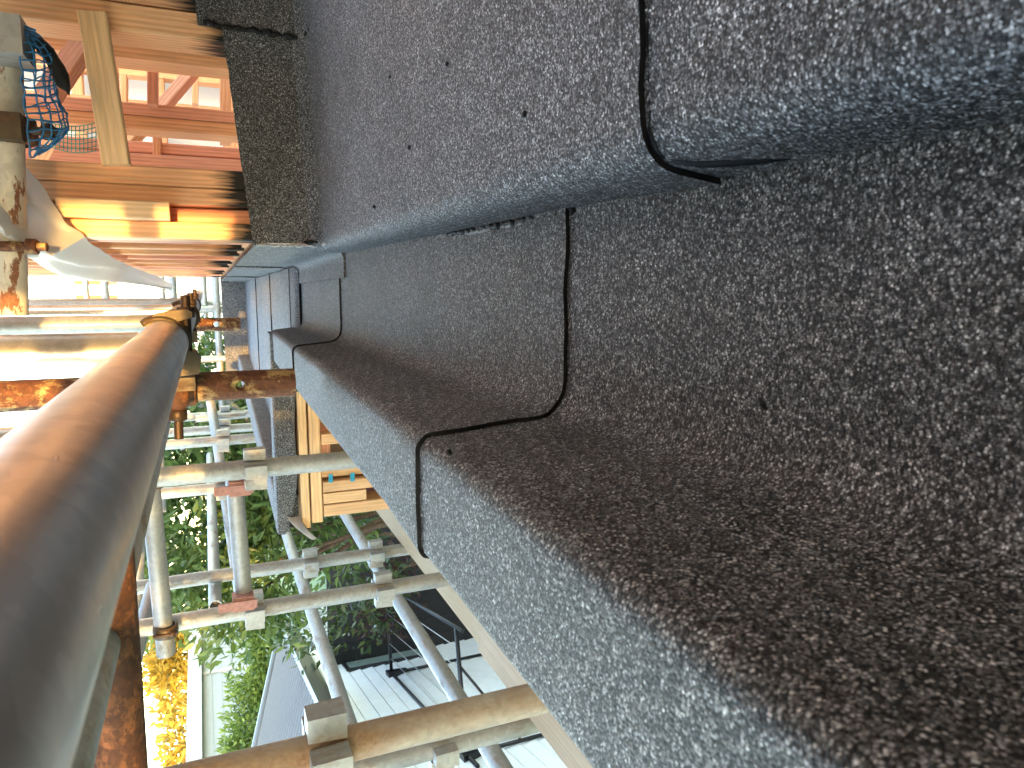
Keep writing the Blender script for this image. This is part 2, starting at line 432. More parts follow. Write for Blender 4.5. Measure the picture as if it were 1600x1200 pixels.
bead('bitumen_bead', lap_line(.458), .0017, MAT['bitumen'], gs2, 1)
bead('bitumen_bead', lap_line(1.385), .0019, MAT['bitumen'], gs3, 2)

def roof_profile(lift=0.0):
    pts = [(.0525, 0, -.2375), (.058, 0, -.197), (1.3, 0, -.197 + .05 * 1.24)]
    return densify(rounded(pts, [0, .019, 0], 10), .014)
def roof_sheet(y0, y1, label, lift=0.0, seed=0.0, edge=0.0):
    nj = max(6, int((y1 - y0) / .03)); rows = []
    base = roof_profile()
    for j in range(nj + 1):
        y = y0 + (y1 - y0) * j / nj; l_ = lift * max(0.0, 1 - (y - y0) / .12)
        row = []
        for i, p in enumerate(base):
            a = base[max(i-1, 0)]; b_ = base[min(i+1, len(base)-1)]; tn = (b_ - a).normalized(); nn_ = Vector((-tn.z, 0, tn.x))
            if nn_.z < 0: nn_ = -nn_
            yy = y + (edge * noise.noise(Vector((p.x * 30, seed, 0))) if j == 0 else 0)
            if y > 1.2 : z_ = p.z + .03 * max(0, (y - 1.28) / .05) ** 2 * (1 if y > 1.28 else 0)
            else: z_ = p.z
            row.append(Vector((p.x + .002, yy, z_)) + nn_ * l_)
        rows.append(row)
    return sheet('membrane_sheet', rows, .0035, MAT['felt'], house, .0011, label, seed, MAT['bitumen'])
rs1 = roof_sheet(-1.02, .36, 'near charcoal membrane sheet on the flat roof deck', seed=5.0)
rs2 = roof_sheet(.297, 1.325, 'far membrane sheet on the flat roof deck below the stud wall', .0032, 6.0, .005)
pl = roof_profile(); pts = [Vector((p.x, .295, p.z + .002)) for p in pl if p.x > .0575]
bead('bitumen_bead', [p for p in pts], .0014, MAT['bitumen'], rs2, 4)
# the tongue of bitumen that ran down the step
tg = MB(); tg.tube([(.0625, .297, -.2005), (.0575, .291, -.206), (.0555, .281, -.2125), (.0545, .268, -.219), (.0535, .254, -.226), (.0528, .243, -.232)], [.001, .0026, .0036, .0034, .0026, .0008], 10)
tg.build('bitumen_run', MAT['bitumen'], rs2)
# torch-melted edge along the foot of the step
bead('bitumen_bead', [(.049, y / 100, -.2372) for y in range(46, 76, 2)], .0026, MAT['bitumen'], gs2, 7)
bead('bitumen_bead', [(.0495, y / 100, -.238) for y in range(76, 134, 4)], .0014, MAT['bitumen'], gs2, 8)
bead('silver_edge', [(.0465, y / 100, -.237) for y in range(47, 68, 2)], .0014, MAT['lap_edge'], gs2, 17)
for (x, y, z, r) in [(.047, .452, -.238, .004), (.0505, .456, -.237, .0035), (.041, .449, -.239, .0022)]:
    bead('bitumen_blob', [(x, y, z), (x + .004, y + .003, z + .001)], r, MAT['bitumen'], gs2, x * 99, step=.001)
# small scraps lying on the sheets
def scrap(p, L, ang, r, mat, par_):
    d_ = Vector((math.cos(ang), math.sin(ang), 0)) * L / 2; p = Vector(p)
    bead('felt_scrap', [p - d_, p + Vector((0, 0, r * .6)), p + d_], r, mat, par_, p.x * 70, step=.001)
def onfloor(px, py, z): d_ = dirp(px, py); return d_ * (z / d_.z)
scrap(onfloor(1197, 632, ZF + .002), .008, 1.1, .0016, MAT['bitumen'], gs1)
for px, py in ((786, 901), (702, 706)): scrap(onfloor(px, py, par(.3)[2] + .002), .003, .4, .0012, MAT['bitumen'], gs1)
for px, py in ((516, 208), (548, 190), (585, 323), (502, 247)): scrap(onfloor(px, py, -.19), .004, 1.4, .0016, MAT['bitumen'], rs2)
for px, py in ((700, 100), (640, 230), (820, 180), (610, 120)): scrap(onfloor(px, py, -.186), .003, px, .0011, MAT['bitumen'], rs2)
for px, py in ((963, 668), (1012, 655), (1078, 684), (1303, 840)): scrap(onfloor(px, py, ZF + .001), .003, px, .0006, MAT['plank'], gs1)

# upstand against the wall that faces the camera
def upstand(xa, xb, za0, za1, zb0, zb1, y, lean, mat, label, seed, step=.02, rad=.02, yb=None, cant=.03):
    n_ = max(4, int(abs(xb - xa) / step)); rows = []
    for i in range(n_ + 1):
        u = i / n_; x = xa + (xb - xa) * u; z0 = za0 + (zb0 - za0) * u; z1 = za1 + (zb1 - za1) * u
        yy = y if yb is None else y + (yb - y) * u
        pl = densify(rounded([(x, yy - .055, z0 + .004), (x, yy - .004, z0 + .006), (x, yy + lean, z1 + .0022 * noise.noise(Vector((x * 60, seed, 0))))], [0, rad, 0], 6), .012)
        rows.append(pl)
    k = min(len(r) for r in rows); rows = [r[:k-1] + [r[-1]] for r in rows]
    return sheet('membrane_upstand', rows, .0035, mat, house, .0012, label, seed, MAT['bitumen'])
YF = 1.32
up1 = upstand(.066, .425, -.205, -.0805, -.181, -.046, YF, .004, MAT['felt_dark'], 'dark membrane upstand against the stud wall', 8.0)
up2 = upstand(.405, 1.28, -.184, -.012, -.145, .03, YF - .006, .004, MAT['felt_dark'], 'taller membrane upstand lapped over its neighbour', 9.0)
bead('bitumen_bead', [(.4035, YF - .062, -.179), (.4035, YF - .012, -.176), (.4035, YF - .008, -.15), (.405, YF - .006, -.10), (.406, YF - .005, -.06), (.41, YF - .005, -.02)], .004, MAT['bitumen'], up2, 21)
bead('bitumen_bead', [(.067 + i * .02, YF - .058, -.2005 + .05 * i * .02) for i in range(18)], .0016, MAT['bitumen'], up1, 25)
bead('silver_edge', [(.066, YF - .045, -.196), (.063, YF - .006, -.19), (.062, YF + .001, -.15), (.0625, YF + .004, -.085)], .0026, MAT['lap_edge'], up1, 23)
bead('bitumen_bead', [(.069, YF - .02, -.1945), (.0665, YF - .003, -.165)], .003, MAT['bitumen'], up1, 26)

# upstand along the side wall, running away along the gutter
def gx(y): return .062 - .0174 * (y - 1.32)
def side_upstand(y0, y1, label, seed, lift):
    nj = max(4, int((y1 - y0) / .05)); rows = []
    for j in range(nj + 1):
        y = y0 + (y1 - y0) * j / nj; x = gx(y) - lift
        zt = -.086 + .008 * noise.noise(Vector((0, y * 2, seed)))
        rows.append(densify(rounded([(x + .004, y, zt), (x, y, ZF + .006), (x - .05, y, ZF + .004 + lift)], [0, .03, 0], 8), .02))
    k = min(len(r) for r in rows); rows = [r[:k-1] + [r[-1]] for r in rows]
    o = sheet('membrane_upstand', rows, .0035, MAT['felt'], house, .002, label, seed)
    return o
su1 = side_upstand(1.33, 2.3, 'grey membrane upstand along the side wall nearest its corner', 11.0, .004)
su2 = side_upstand(2.24, 3.3, 'membrane upstand along the middle of the side wall', 12.0, .008)
su3 = side_upstand(3.25, 4.26, 'membrane upstand at the far end of the side wall', 13.0, .012)
# wider valley floor beyond the parapet, one sheet lapped on the next
def lx(y): return -.597 + (y - 2.05) * .09         # inner face of the far parapet
def valley(y0, y1, label, seed, lift, front=False):
    rows = []; nj = max(6, int((y1 - y0) / .04))
    for j in range(nj + 1):
        y = y0 + (y1 - y0) * j / nj; row = []
        xl = lx(max(y, 2.1)) if y > 2.085 else -.135; xr = gx(y) - .012
        for i in range(31):
            x = xl + (xr - xl) * i / 30
            z = ZF + .004 + lift + (.012 * (1 - math.exp(-max(0, (y - y0)) / .02)) if front else .012)
            row.append(Vector((x, y, z)))
        rows.append(row)
    return sheet('membrane_sheet', rows, .0035, MAT['felt'], house, .0015, label, seed, MAT['bitumen'])
v0 = valley(1.99, 2.1, 'rounded raised step of membrane where the gutter widens', 14.0, .002, True)
v1 = valley(2.095, 2.75, 'first sheet of the wide valley beyond the parapet', 15.0, .004)
v2 = valley(2.7, 3.45, 'second sheet of the wide valley beyond the parapet', 16.0, .008)
v3 = valley(3.4, 4.25, 'last sheet of the wide valley before its end wall', 17.0, .012)
# parapet that turns left at the end of the gutter, and the one along the outer side
def ridge(a, b, w, top, drop_out, drop_in, label, seed, side=1, wavy=0.0):
    a = Vector(a); b = Vector(b); d_ = (b - a).normalized(); nrm_ = Vector((d_.y, -d_.x, 0)) * side     # towards the outer face
    n_ = max(4, int((b - a).length / .03)); rows = []
    for i in range(n_ + 1):
        u = i / n_; c = a.lerp(b, u); wv = wavy * noise.noise(Vector((u * 5, seed, 0))) + (.034 * max(0, (u - .72) / .28) ** 1.5 if wavy else 0)
        o_ = c + nrm_ * w / 2; q = c - nrm_ * w / 2
        P_ = [(o_.x + nrm_.x * .004, o_.y + nrm_.y * .004, top - drop_out + wv), (o_.x, o_.y, top), (q.x, q.y, top), (q.x, q.y, top - drop_in)]
        rows.append(densify(rounded(P_, [0, .007, .007, 0], 5), .02))
    k = min(len(r) for r in rows); rows = [r[:k-1] + [r[-1]] for r in rows]
    return sheet('parapet_capping', rows, .0035, MAT['felt'], house, .0015, label, seed, MAT['bitumen'])
wp = ridge((-.135, 2.045, 0), (-.685, 2.045, 0), .085, -.156, .052, .09, 'grey membrane capping over the front of the side wing', 18.0, -1, .006)
lp = ridge((-.640, 2.06, 0), (-.445, 4.22, 0), .09, -.156, .06, .1, 'membrane capping along the outer side of the wing', 19.0, -1)
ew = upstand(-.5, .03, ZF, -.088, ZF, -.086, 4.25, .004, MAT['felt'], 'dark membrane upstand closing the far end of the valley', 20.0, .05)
MB().box(-.683, -.14, 2.008, 2.082, -.186, -.160).build('parapet_core', MAT['felt'], house)
MB().add([(-.682, 2.09, -.25), (-.60, 2.09, -.25), (-.405, 4.2, -.25), (-.486, 4.2, -.25), (-.682, 2.09, -.161), (-.60, 2.09, -.161), (-.405, 4.2, -.161), (-.486, 4.2, -.161)], [(0,3,2,1),(4,5,6,7),(0,1,5,4),(1,2,6,5),(2,3,7,6),(3,0,4,7)]).build('parapet_core', MAT['felt'], house)
# loose flap of membrane hanging off the wing corner
rows = []
for i in range(9):
    u = i / 8
    rows.append([Vector((-.632 - .072 * u - .006 * math.sin(v_ * 3), 1.992 - .03 * math.sin(u * 2.6) * v_ + .01 * u, -.176 - .055 * u ** 1.4 - .034 * v_ * (1 - .35 * u))) for v_ in [k / 8 for k in range(9)]])
sheet('membrane_flap', rows, .003, MAT['torn_membrane'], house, .002, 'brown torn flap of membrane hanging off the wing corner', 22.0)

# timber: deck edge, substrate under the membrane
bar('fascia_board', (.07, -.8, -.34), (.07, 1.3, -.34), .02, .18, MAT['plywood'], house, (1, 0, 0))
MB().box(.08, 1.28, -1.0, 1.30, -.30, -.245).build('roof_deck', MAT['plywood'], house)
MB().box(-.17, .06, -.75, 2.0, -.40, -.25).build('gutter_bearer', MAT['plywood'], house)
MB().box(-.172, -.142, -.75, 2.0, -.249, -.185).build('parapet_core', MAT['plywood'], house)
MB().box(-.62, .05, 2.1, 4.3, -.36, -.255).build('valley_deck', MAT['plywood'], house)
MB().box(-.16, -.12, -.75, 1.99, -ZC, -.41).build('outer_wall', MAT['plywood'], house)
MB().box(.10, 2.2, 4.45, 4.5, -ZC, -.3).build('back_wall', MAT['plywood'], house)

# wall F (faces the camera): studs, nogs, blocks
def X_(y, x=200, Y=None): return dirp(x, y).x * (Y or 1.345)
ZB = -.17; ZT = 1.35
W = .045
def stud(xa, xb, Yf, depth, z0, z1, mat='pine_char', label=None):
    return bar('stud', ((xa + xb) / 2, Yf + depth / 2, z0), ((xa + xb) / 2, Yf + depth / 2, z1), abs(xb - xa), depth, MAT[mat], house, (1, 0, 0), label)
YW = 1.338
stud(X_(50), X_(8), YW, .09, -.07, ZT, 'pine_char', 'scorched stud beside the right-hand upstand')
stud(X_(5), X_(-30), YW + .002, .09, -.03, ZT)
stud(X_(-36), X_(-70), YW + .03, .09, -.03, ZT, 'pine_pink')
stud(X_(288), X_(258), YW + .001, .09, -.09, ZT, 'pine_char', 'stud with scorched foot left of the opening')
stud(X_(317), X_(289), YW, .09, -.09, ZT, 'pine_char')
stud(X_(343), X_(319), YW + .035, .055, -.10, ZT, 'pine_pink', 'recessed reddish stud')
stud(X_(372), X_(345), YW - .003, .09, -.10, ZT, 'pine_char', 'corner stud')
a = at(90, 330, YW - .014); b_ = at(265, 330, YW - .014)
bar('packing_block', (X_(330), YW - .006, b_.z), (X_(330), YW - .006, a.z), abs(X_(314) - X_(343)), .045, MAT['pine_pale'], house, (1, 0, 0))
zn = (dirp(135, 100).z + dirp(180, 100).z) / 2 * 1.33; hn = abs(dirp(135, 100).z - dirp(180, 100).z) * 1.33
bar('nog', (X_(262) , YW - .006, zn - .012), (X_(34), YW - .006, zn + .006), .035, hn, MAT['pine_pale'], house, (0, 1, 0), 'pale nog fixed across the front of the opening')
# interior framing
def frame_wall(Y, x0, x1, xs, zs, mat, depth=.09, z0=-.45, z1=1.5, w=.045):
    for x in xs: bar('stud', (x, Y, z0), (x, Y, z1), w, depth, MAT[random.choice(mat)], house, (1, 0, 0))
    for z in zs: bar('nog', (x0, Y + .002, z), (x1, Y + .002, z), depth - .012, w, MAT[random.choice(mat)], house, (0, 1, 0))
def xi_(y, Y): return dirp(200, y).x * Y
mats = ['pine', 'pine_pink', 'pine']
# second row of studs just inside
for ya, yb, Y in ((72, 100, 1.75), (166, 185, 1.9), (186, 206, 1.9), (224, 241, 2.15), (243, 262, 2.1), (-20, 0, 1.75)):
    bar('stud', (xi_((ya + yb) / 2, Y), Y, -.4), (xi_((ya + yb) / 2, Y), Y, 1.5), abs(xi_(ya, Y) - xi_(yb, Y)), .09, MAT[random.choice(['pine_pink', 'pine'])], house, (1, 0, 0))
for x, ya, yb, Y, t_ in ((239, 62, 168, 1.86, 12), (238, 100, 168, 2.5, 11), (246, 206, 262, 2.12, 10), (138, 60, 100, 2.6, 9), (352, 100, 225, 2.3, 14), (194, 120, 165, 2.8, 8), (305, 120, 165, 2.8, 8)):
    pa = at(x, ya, Y); pb = at(x, yb, Y)
    bar('nog', pa, pb, .07, t_ / F_PX * Y, MAT[random.choice(mats)], house, (0, 1, 0))
for (x0, y0, x1, y1, Y, t_) in ((75, 150, 137, 60, 1.62, 26), (250, 172, 312, 100, 2.2, 14), (195, 230, 225, 200, 2.4, 12), (95, 185, 60, 250, 1.9, 16)):
    bar('brace', at(x0, y0, Y), at(x1, y1, Y + .1), t_ / F_PX * Y, .035, MAT[random.choice(mats)], house, (0, 0, 1))
frame_wall(3.1, .2, 2.4, [.33 + .3 * i for i in range(7)], [-.12, .27, .72], mats)
frame_wall(4.1, .12, 2.4, [.16 + .42 * i for i in range(6)], [-.2, .15, .5, .9], mats)
for y_ in (1.7, 2.3, 2.9, 3.6): bar('ceiling_joist', (.1, y_, 1.42), (2.3, y_, 1.42), .045, .14, MAT['pine'], house, (0, 1, 0))
# side wall G running away
for i, y in enumerate([1.50, 1.72, 1.95, 2.2, 2.45, 2.75, 3.05, 3.35, 3.65, 3.95, 4.2]):
    x = gx(y) + .012 + .045
    bar('stud', (x, y, -.085), (x, y, ZT), .09, .045, MAT['pine_char' if i % 3 else 'pine_pink'], house, (1, 0, 0))
bar('bottom_plate', (gx(1.47) + .06, 1.47, -.10), (gx(4.22) + .06, 4.22, -.10), .085, .04, MAT['pine_char'], house, (1, 0, 0))
for z in (.2, .62): bar('nog', (gx(1.47) + .075, 1.47, z), (gx(4.2) + .075, 4.2, z), .05, .045, MAT['pine'], house, (1, 0, 0))
# white building wrap inside, behind the frames
def wrap_sheet(name, P00, P10, P11, P01, parent, label, wob=.02, n_=18, mat='wrap', sd_=0):
    P00, P10, P11, P01 = map(Vector, (P00, P10, P11, P01)); rows = []
    for i in range(n_ + 1):
        u = i / n_; row = []
        for j in range(n_ + 1):
            v_ = j / n_; p = P00 * (1-u) * (1-v_) + P10 * u * (1-v_) + P11 * u * v_ + P01 * (1-u) * v_
            row.append(p + Vector((0, wob * noise.noise(p * 3 + Vector((sd_, 0, 0))), 0)))
        rows.append(row)
    return sheet(name, rows, .001, MAT[mat], parent, .004, label, sd_)
wrap_sheet('building_wrap', (.12, 4.2, -.5), (2.6, 4.2, -.5), (2.6, 4.2, 1.3), (.12, 4.2, 1.3), house, 'white building wrap behind the inner studs')
wrap_sheet('building_wrap', (2.42, 1.5, -.5), (2.42, 4.2, -.5), (2.42, 4.2, 1.3), (2.42, 1.5, 1.3), house, 'white building wrap on the far side wall')
MB().box(.1, 2.5, 1.44, 4.4, -.5, -.46).build('floor_deck', MAT['plywood'], house)
# added unseen walls right of and behind the viewer; they block and bounce light
for i in range(7): bar('stud', (1.33, -1.0 + i * .4, -.12), (1.33, -1.0 + i * .4, 2.3), .09, .045, MAT['pine'], house, (1, 0, 0))
MB().box(1.38, 1.39, -1.1, 1.4, -.12, 2.3).build('light_block_panel', MAT['plywood'], house)
MB().box(.235, 1.38, -1.09, -1.06, -.19, 2.3).build('light_block_panel', MAT['plywood'], house)  # added panels, the opening between them shapes the sun beam
MB().box(-.19, .234, -1.09, -1.06, -.19, .335).build('light_block_panel', MAT['plywood'], house)
MB().box(-.19, .095, -1.09, -1.06, .9, 2.3).build('light_block_panel', MAT['plywood'], house)
MB().box(.096, .234, -1.09, -1.06, .575, 2.3).build('light_block_panel', MAT['plywood'], house)
# wing front frame under the capping
YV = 2.03
def wx(y, x=520): return dirp(x, y).x * YV
def wz(x, y=720): return dirp(x, y).z * YV
zp = wz(466); zq = wz(479)
bar('top_plate', (-.672, YV, (zp + zq) / 2), (-.2, YV, (zp + zq) / 2 + .002), abs(zp - zq), .088, MAT['pine_pale'], house, (0, 0, 1))
bar('top_plate', (-.66, YV + .001, wz(490)), (-.2, YV + .001, wz(490)), abs(wz(482) - wz(499)), .086, MAT['pine_pale'], house, (0, 0, 1))
for ya, yb, z0, Yo in ((798, 780, -1.5, 0), (779, 763, wz(566), .002), (761, 745, -1.5, .001), (741, 722, -1.5, .02), (688, 672, -1.5, .001), (655, 640, -1.5, .003)):
    xa, xb = wx(ya), wx(yb)
    bar('stud', ((xa + xb) / 2, YV + Yo - .004, z0), ((xa + xb) / 2, YV + Yo - .004, wz(500)), abs(xb - xa), .088, MAT['pine_pale'], house, (1, 0, 0))
bar('nog', (-.6, YV + .03, wz(506)), (-.2, YV + .03, wz(506)), .04, .05, MAT['pine_pink'], house, (0, 0, 1))
MB().box(-.655, -.2, YV + .09, YV + .1, -ZC, -.26).build('back_panel', MAT['dark_red'], house)  # dark red sheet behind the wing studs
MB().box(-.67, -.655, YV + .1, 4.2, -ZC, -.26).build('side_cladding', MAT['plywood'], house)
for px, py in ((517, 748), (551, 746)):
    p = at(px, py, YV - .055); MB().box(p.x - .012, p.x + .012, p.y + .003, p.y + .004, p.z - .006, p.z + .006).build('paint_mark', MAT['blue_mark'], house)

# ------------------------------------------------------------------ scaffold
scaf = root('scaffold', (-.6, 1.5, -ZC), 'galvanised and rusty tube scaffold standing beside the membrane roof', 'scaffold')
RT = .02415
LX, LZ = -.067, .047
led = pipe('ledger', (LX, -.25, LZ), (LX, 5.2, LZ - .02), RT, MAT['galv'], scaf, 48, 'thick galvanised tube running close past the camera')
def vert(name, x, y, z0, z1, r=RT, mat='galv_dull', label=None, dents=.01):
    return pipe(name, (x, y, z0), (x, y, z1), r, MAT[mat], scaf, 28, label, dents=dents)
def tub(name, a, b_, r=RT, mat='galv_dull', label=None):
    return pipe(name, a, b_, r, MAT[mat], scaf, 24, label)
def pressing(x, y, z, parent, s=.036, mat='galv_dull', dx=-.024):
    m1 = MB()
    for sx, sy in ((1, 0), (-1, 0), (0, 1), (0, -1)):
        cx, cy = x + sx * (RT + s * .42), y + sy * (RT + s * .42)
        hx = s * (.42 if sx else .5); hy = s * (.42 if sy else .5)
        m1.add([(cx-hx,cy-hy,z-.024),(cx+hx,cy-hy,z-.024),(cx+hx,cy+hy,z-.024),(cx-hx,cy+hy,z-.024),(cx-hx*.9,cy-hy*.9,z+.028),(cx+hx*.9,cy-hy*.9,z+.028),(cx+hx*.9,cy+hy*.9,z+.028),(cx-hx*.9,cy+hy*.9,z+.028)],
               [(0,3,2,1),(4,5,6,7),(0,1,5,4),(1,2,6,5),(2,3,7,6),(3,0,4,7)])
    return m1.build('v_pressing', MAT[mat], parent)
stA = vert('standard', -.083, .95, LZ + RT + .002, 2.2, RT, 'galv', 'bright standard rising from the near ledger')
stB = vert('standard', -.114, 2.2, LZ + RT, 2.2, RT, 'galv_dull', 'second standard along the near ledger')
stC = vert('standard', -.102, 2.75, LZ + RT, 2.2, RT, 'galv', 'third standard along the near ledger')
stD = vert('standard', -.10, 3.7, LZ + RT, 2.2, RT, 'galv_dull', 'fourth standard along the near ledger')
stE = vert('standard', -.16, .80, .14, 2.2, RT, 'galv', 'blurred standard beside the near ledger')
# rusty puncheons, the near one with a drilled hole
def holed(x, y, z0, z1, r, zh, rh, label):
    o = pipe('puncheon', (x, y, z0), (x, y, z1), r, MAT['rusty'], scaf, 40, label)
    c = MB().tube([(x + .001, y - .1, zh), (x + .001, y + .1, zh)], rh, 20).build('cutter', None)
    md = o.modifiers.new('h', 'BOOLEAN'); md.object = c; md.operation = 'DIFFERENCE'; md.solver = 'EXACT'
    bpy.context.view_layer.update()
    dg = bpy.context.evaluated_depsgraph_get(); me = bpy.data.meshes.new_from_object(o.evaluated_get(dg)); o.modifiers.clear(); o.data = me
    bpy.data.objects.remove(c)
    return o
p1 = holed(-.1335, 1.0, -.1055, 2.2, .0187, dirp(375, 600).z, .0062, 'rust brown tube end with a drilled hole above the parapet')
p2 = holed(-.125, 2.3, -.094, 1.9, .0195, dirp(338, 503).z * 2.3, .009, 'farther rusty tube end with a drilled hole')
rt = tub('transom', (-.12, .86, .112), (-1.25, .84, .118), RT * 1.18, 'rust_dark', 'rust brown transom running under the near tube')
pt = tub('ledger', (-.385, -.2, .125), (-.375, 2.6, .125), RT, 'galv_dull', 'pale galvanised rail beyond the near tube')
wt = tub('transom', at(20, 492, 1.24), at(9, 34, 1.24), .0195, 'paint_rust', 'cream painted transom flecked with rust')
tub('transom', (-.9, -.5, .375), (.9, -.5, .375), RT, 'galv_dull', 'transom behind the camera')
bar('sun_block_board', (-1.4, -1.3, .27), (-.2, -1.3, .27), .21, .038, MAT['plank'], scaf, (0, 0, 1))  # added board out of view, keeps the sun off the wing front
# couplers
def ring(axis_p, axis, r0, r1, w_, mat, parent, name='jaw', a0=0, a1=360, hint=(0, 0, 1), n_=24):
    axis = Vector(axis).normalized(); u = Vector(hint); u = (u - axis * u.dot(axis)).normalized(); v_ = axis.cross(u); c = Vector(axis_p)
    m1 = MB(); vs = []; fs = []; k = n_
    for i in range(k + 1):
        an = R(a0 + (a1 - a0) * i / k); d_ = u * math.cos(an) + v_ * math.sin(an)
        for rr, ww in ((r0, -w_ / 2), (r1, -w_ * .42), (r1 + .0015, 0), (r1, w_ * .42), (r0, w_ / 2)): vs.append(c + d_ * rr + axis * ww)
    for i in range(k):
        for j in range(5): fs.append((i*5+j, i*5+(j+1) % 5, (i+1)*5+(j+1) % 5, (i+1)*5+j))
    fs += [tuple(range(5)), tuple(k*5 + j for j in reversed(range(5)))]
    return m1.add(vs, fs, True).build(name, MAT[mat], parent)
def bolt(a, b_, r, parent, nut_at=(.75,), mat='bolt', nut_r=None, thread=True):
    a = Vector(a); b_ = Vector(b_); L = (b_ - a).length; m1 = MB(); pts = []; rad = []
    k = max(6, int(L / .0011)); 
    for i in range(k + 1):
        pts.append(a.lerp(b_, i / k)); rad.append(r * (1.0 if (i % 2 or not thread) else .86))
    o = MB().tube(pts, rad, 14).build('bolt', MAT[mat], parent)
    for q in nut_at:
        c = a.lerp(b_, q); d_ = (b_ - a).normalized(); nr = nut_r or r * 1.85
        MB().tube([c - d_ * nr * .62, c - d_ * nr * .55, c + d_ * nr * .55, c + d_ * nr * .62], [nr * .9, nr, nr, nr * .9], 6).build('nut', MAT[mat], parent)
    return o
# near coupler on the ledger (jaw, ear, swing bolt) and its half on the rusty tube
YC = .905
cp = MB().box(-.128, -.112, YC + .02, YC + .075, .015, .055).build('coupler', MAT['bronze'], scaf); cp['label'] = 'dark steel coupler clamping the near tube'
ring((LX, YC, LZ), (0, 1, 0), RT, RT + .0055, .04, 'bronze', cp, 'jaw', -25, 200, (1, 0, .3))
fr = (Vector((0, YC - .017, 0)), Vector((1, 0, 0)), Vector((0, 0, 1)), Vector((0, 1, 0)))
ear = [(LX + .018, LZ + .017), (LX + .03, LZ + .006), (LX + .035, LZ - .012), (LX + .036, LZ - .028), (LX + .033, LZ - .034), (LX + .027, LZ - .033), (LX + .022, LZ - .016), (LX + .016, LZ + .004)]
MB().prism(ear, 0, .034, fr).build('ear', MAT['bronze'], cp)
bolt((-.016, YC, LZ - .027), (-.093, YC, LZ - .026), .0056, cp, (.24,), nut_r=.0098)
cap = [(-.076, LZ - .019), (-.079, LZ - .035), (-.088, LZ - .04), (-.104, LZ - .037), (-.106, LZ - .012), (-.098, LZ - .006)]
MB().prism(cap, 0, .036, fr).build('jaw_flap', MAT['bronze'], cp)
ring((-.1335, 1.0, .035), (0, 0, 1), .0187, .0235, .042, 'rust_dark', cp, 'jaw', 30, 330, (1, 0, 0))
bolt((-.112, .945, .035), (-.188, .945, .037), .0058, cp, (.62,), nut_r=.0105)
MB().tube([(-.118, .965, .036), (-.13, .95, .036), (-.146, .945, .036), (-.153, .946, .036)], [.013, .014, .0125, .008], 12).build('ear', MAT['rust_dark'], cp)
# next coupler along the ledger
for yc in (1.55, 2.28):
    c2 = MB().box(LX - .05, LX - .028, yc - .02, yc + .03, LZ - .03, LZ + .012).build('coupler', MAT['bronze'], scaf)
    ring((LX, yc, LZ - .006), (0, 1, 0), RT, RT + .006, .045, 'bronze', c2, 'jaw', -20, 200, (1, 0, .3))
    bolt((LX + .045, yc, LZ - .022), (LX - .03, yc, LZ - .024), .0056, c2, (.25,), nut_r=.01)
# half coupler with its bolts on the cream transom
cA = at(20, 205, 1.24)
c3 = MB().box(cA.x - .018, cA.x + .018, cA.y - .044, cA.y - .02, cA.z - .018, cA.z + .03).build('coupler', MAT['bronze'], scaf)
ring(cA, (1, 0, 0), .0225, .029, .038, 'rust_dark', c3, 'jaw', 0, 300, (0, -1, .2))
bolt(cA + Vector((0, -.012, -.012)), cA + Vector((0, -.018, -.058)), .0062, c3, (.72,), nut_r=.0115)
cB = at(20, 386, 1.24)
c4 = MB().tube([cB + Vector((0, -.02, .03)), cB + Vector((0, -.024, 0)), cB + Vector((0, -.02, -.03))], [.006, .0075, .006], 10).build('coupler', MAT['rusty'], scaf)
bolt(cB + Vector((0, -.012, .02)), cB + Vector((0, -.026, -.046)), .0062, c4, (.72,), 'rusty', .0115)
cC = at(19, 72, 1.2)
MB().box(cC.x - .022, cC.x + .026, cC.y - .055, cC.y + .03, cC.z - .021, cC.z + .04).build('end_block', MAT['galv_dull'], wt)
# inner row
s3x = -.645
S3 = vert('standard', s3x, .955, -1.4, .75, RT, 'galv_rusty', 'thick weathered standard nearest the camera on the left')
pressing(s3x, .955, dirp(523, 1145).z * .955 + .01, S3, .044)
S5 = vert('standard', -.247 * 1.9, 1.9, -1.6, .4, RT, 'galv_dull', 'standard in front of the wing frame, lit yellow')
pressing(-.247 * 1.9, 1.9, dirp(400, 735).z * 1.9, S5, .034)
# outer row
def st(px, py, Y, z0, z1, mat='galv_dull', label=None, press=(), r=RT):
    x = dirp(px, py).x * Y; o = vert('standard', x, Y, z0, z1, r, mat, label)
    for q in press: pressing(x, Y, dirp(q, py).z * Y, o, .036)
    return o
st(445, 945, 2.15, -ZC, .9, 'galv_dull', 'pale outer standard crossing the black fence', (398, 600))
st(410, 890, 2.75, -ZC, .9, 'galv_dull', 'outer standard behind, in front of the leafy tree', (486, 588))
st(680, 1168, 1.45, -ZC, .4, 'galv_dull', 'outer standard half hidden behind the thick weathered one', (690,))
for px, py, Y, l_ in ((325, 650, 4.6, 'far standard nearest the wing parapet'), (325, 672, 4.2, 'far standard between two others before the tree'), (325, 690, 3.7, 'far standard before the tree'), (345, 762, 3.3, 'thin standard before the tree under the yellow lit one'), ):
    st(px, py, Y, -ZC, dirp(250, py).z * Y, 'galv_dull', l_, (335 + int(Y * 4),))
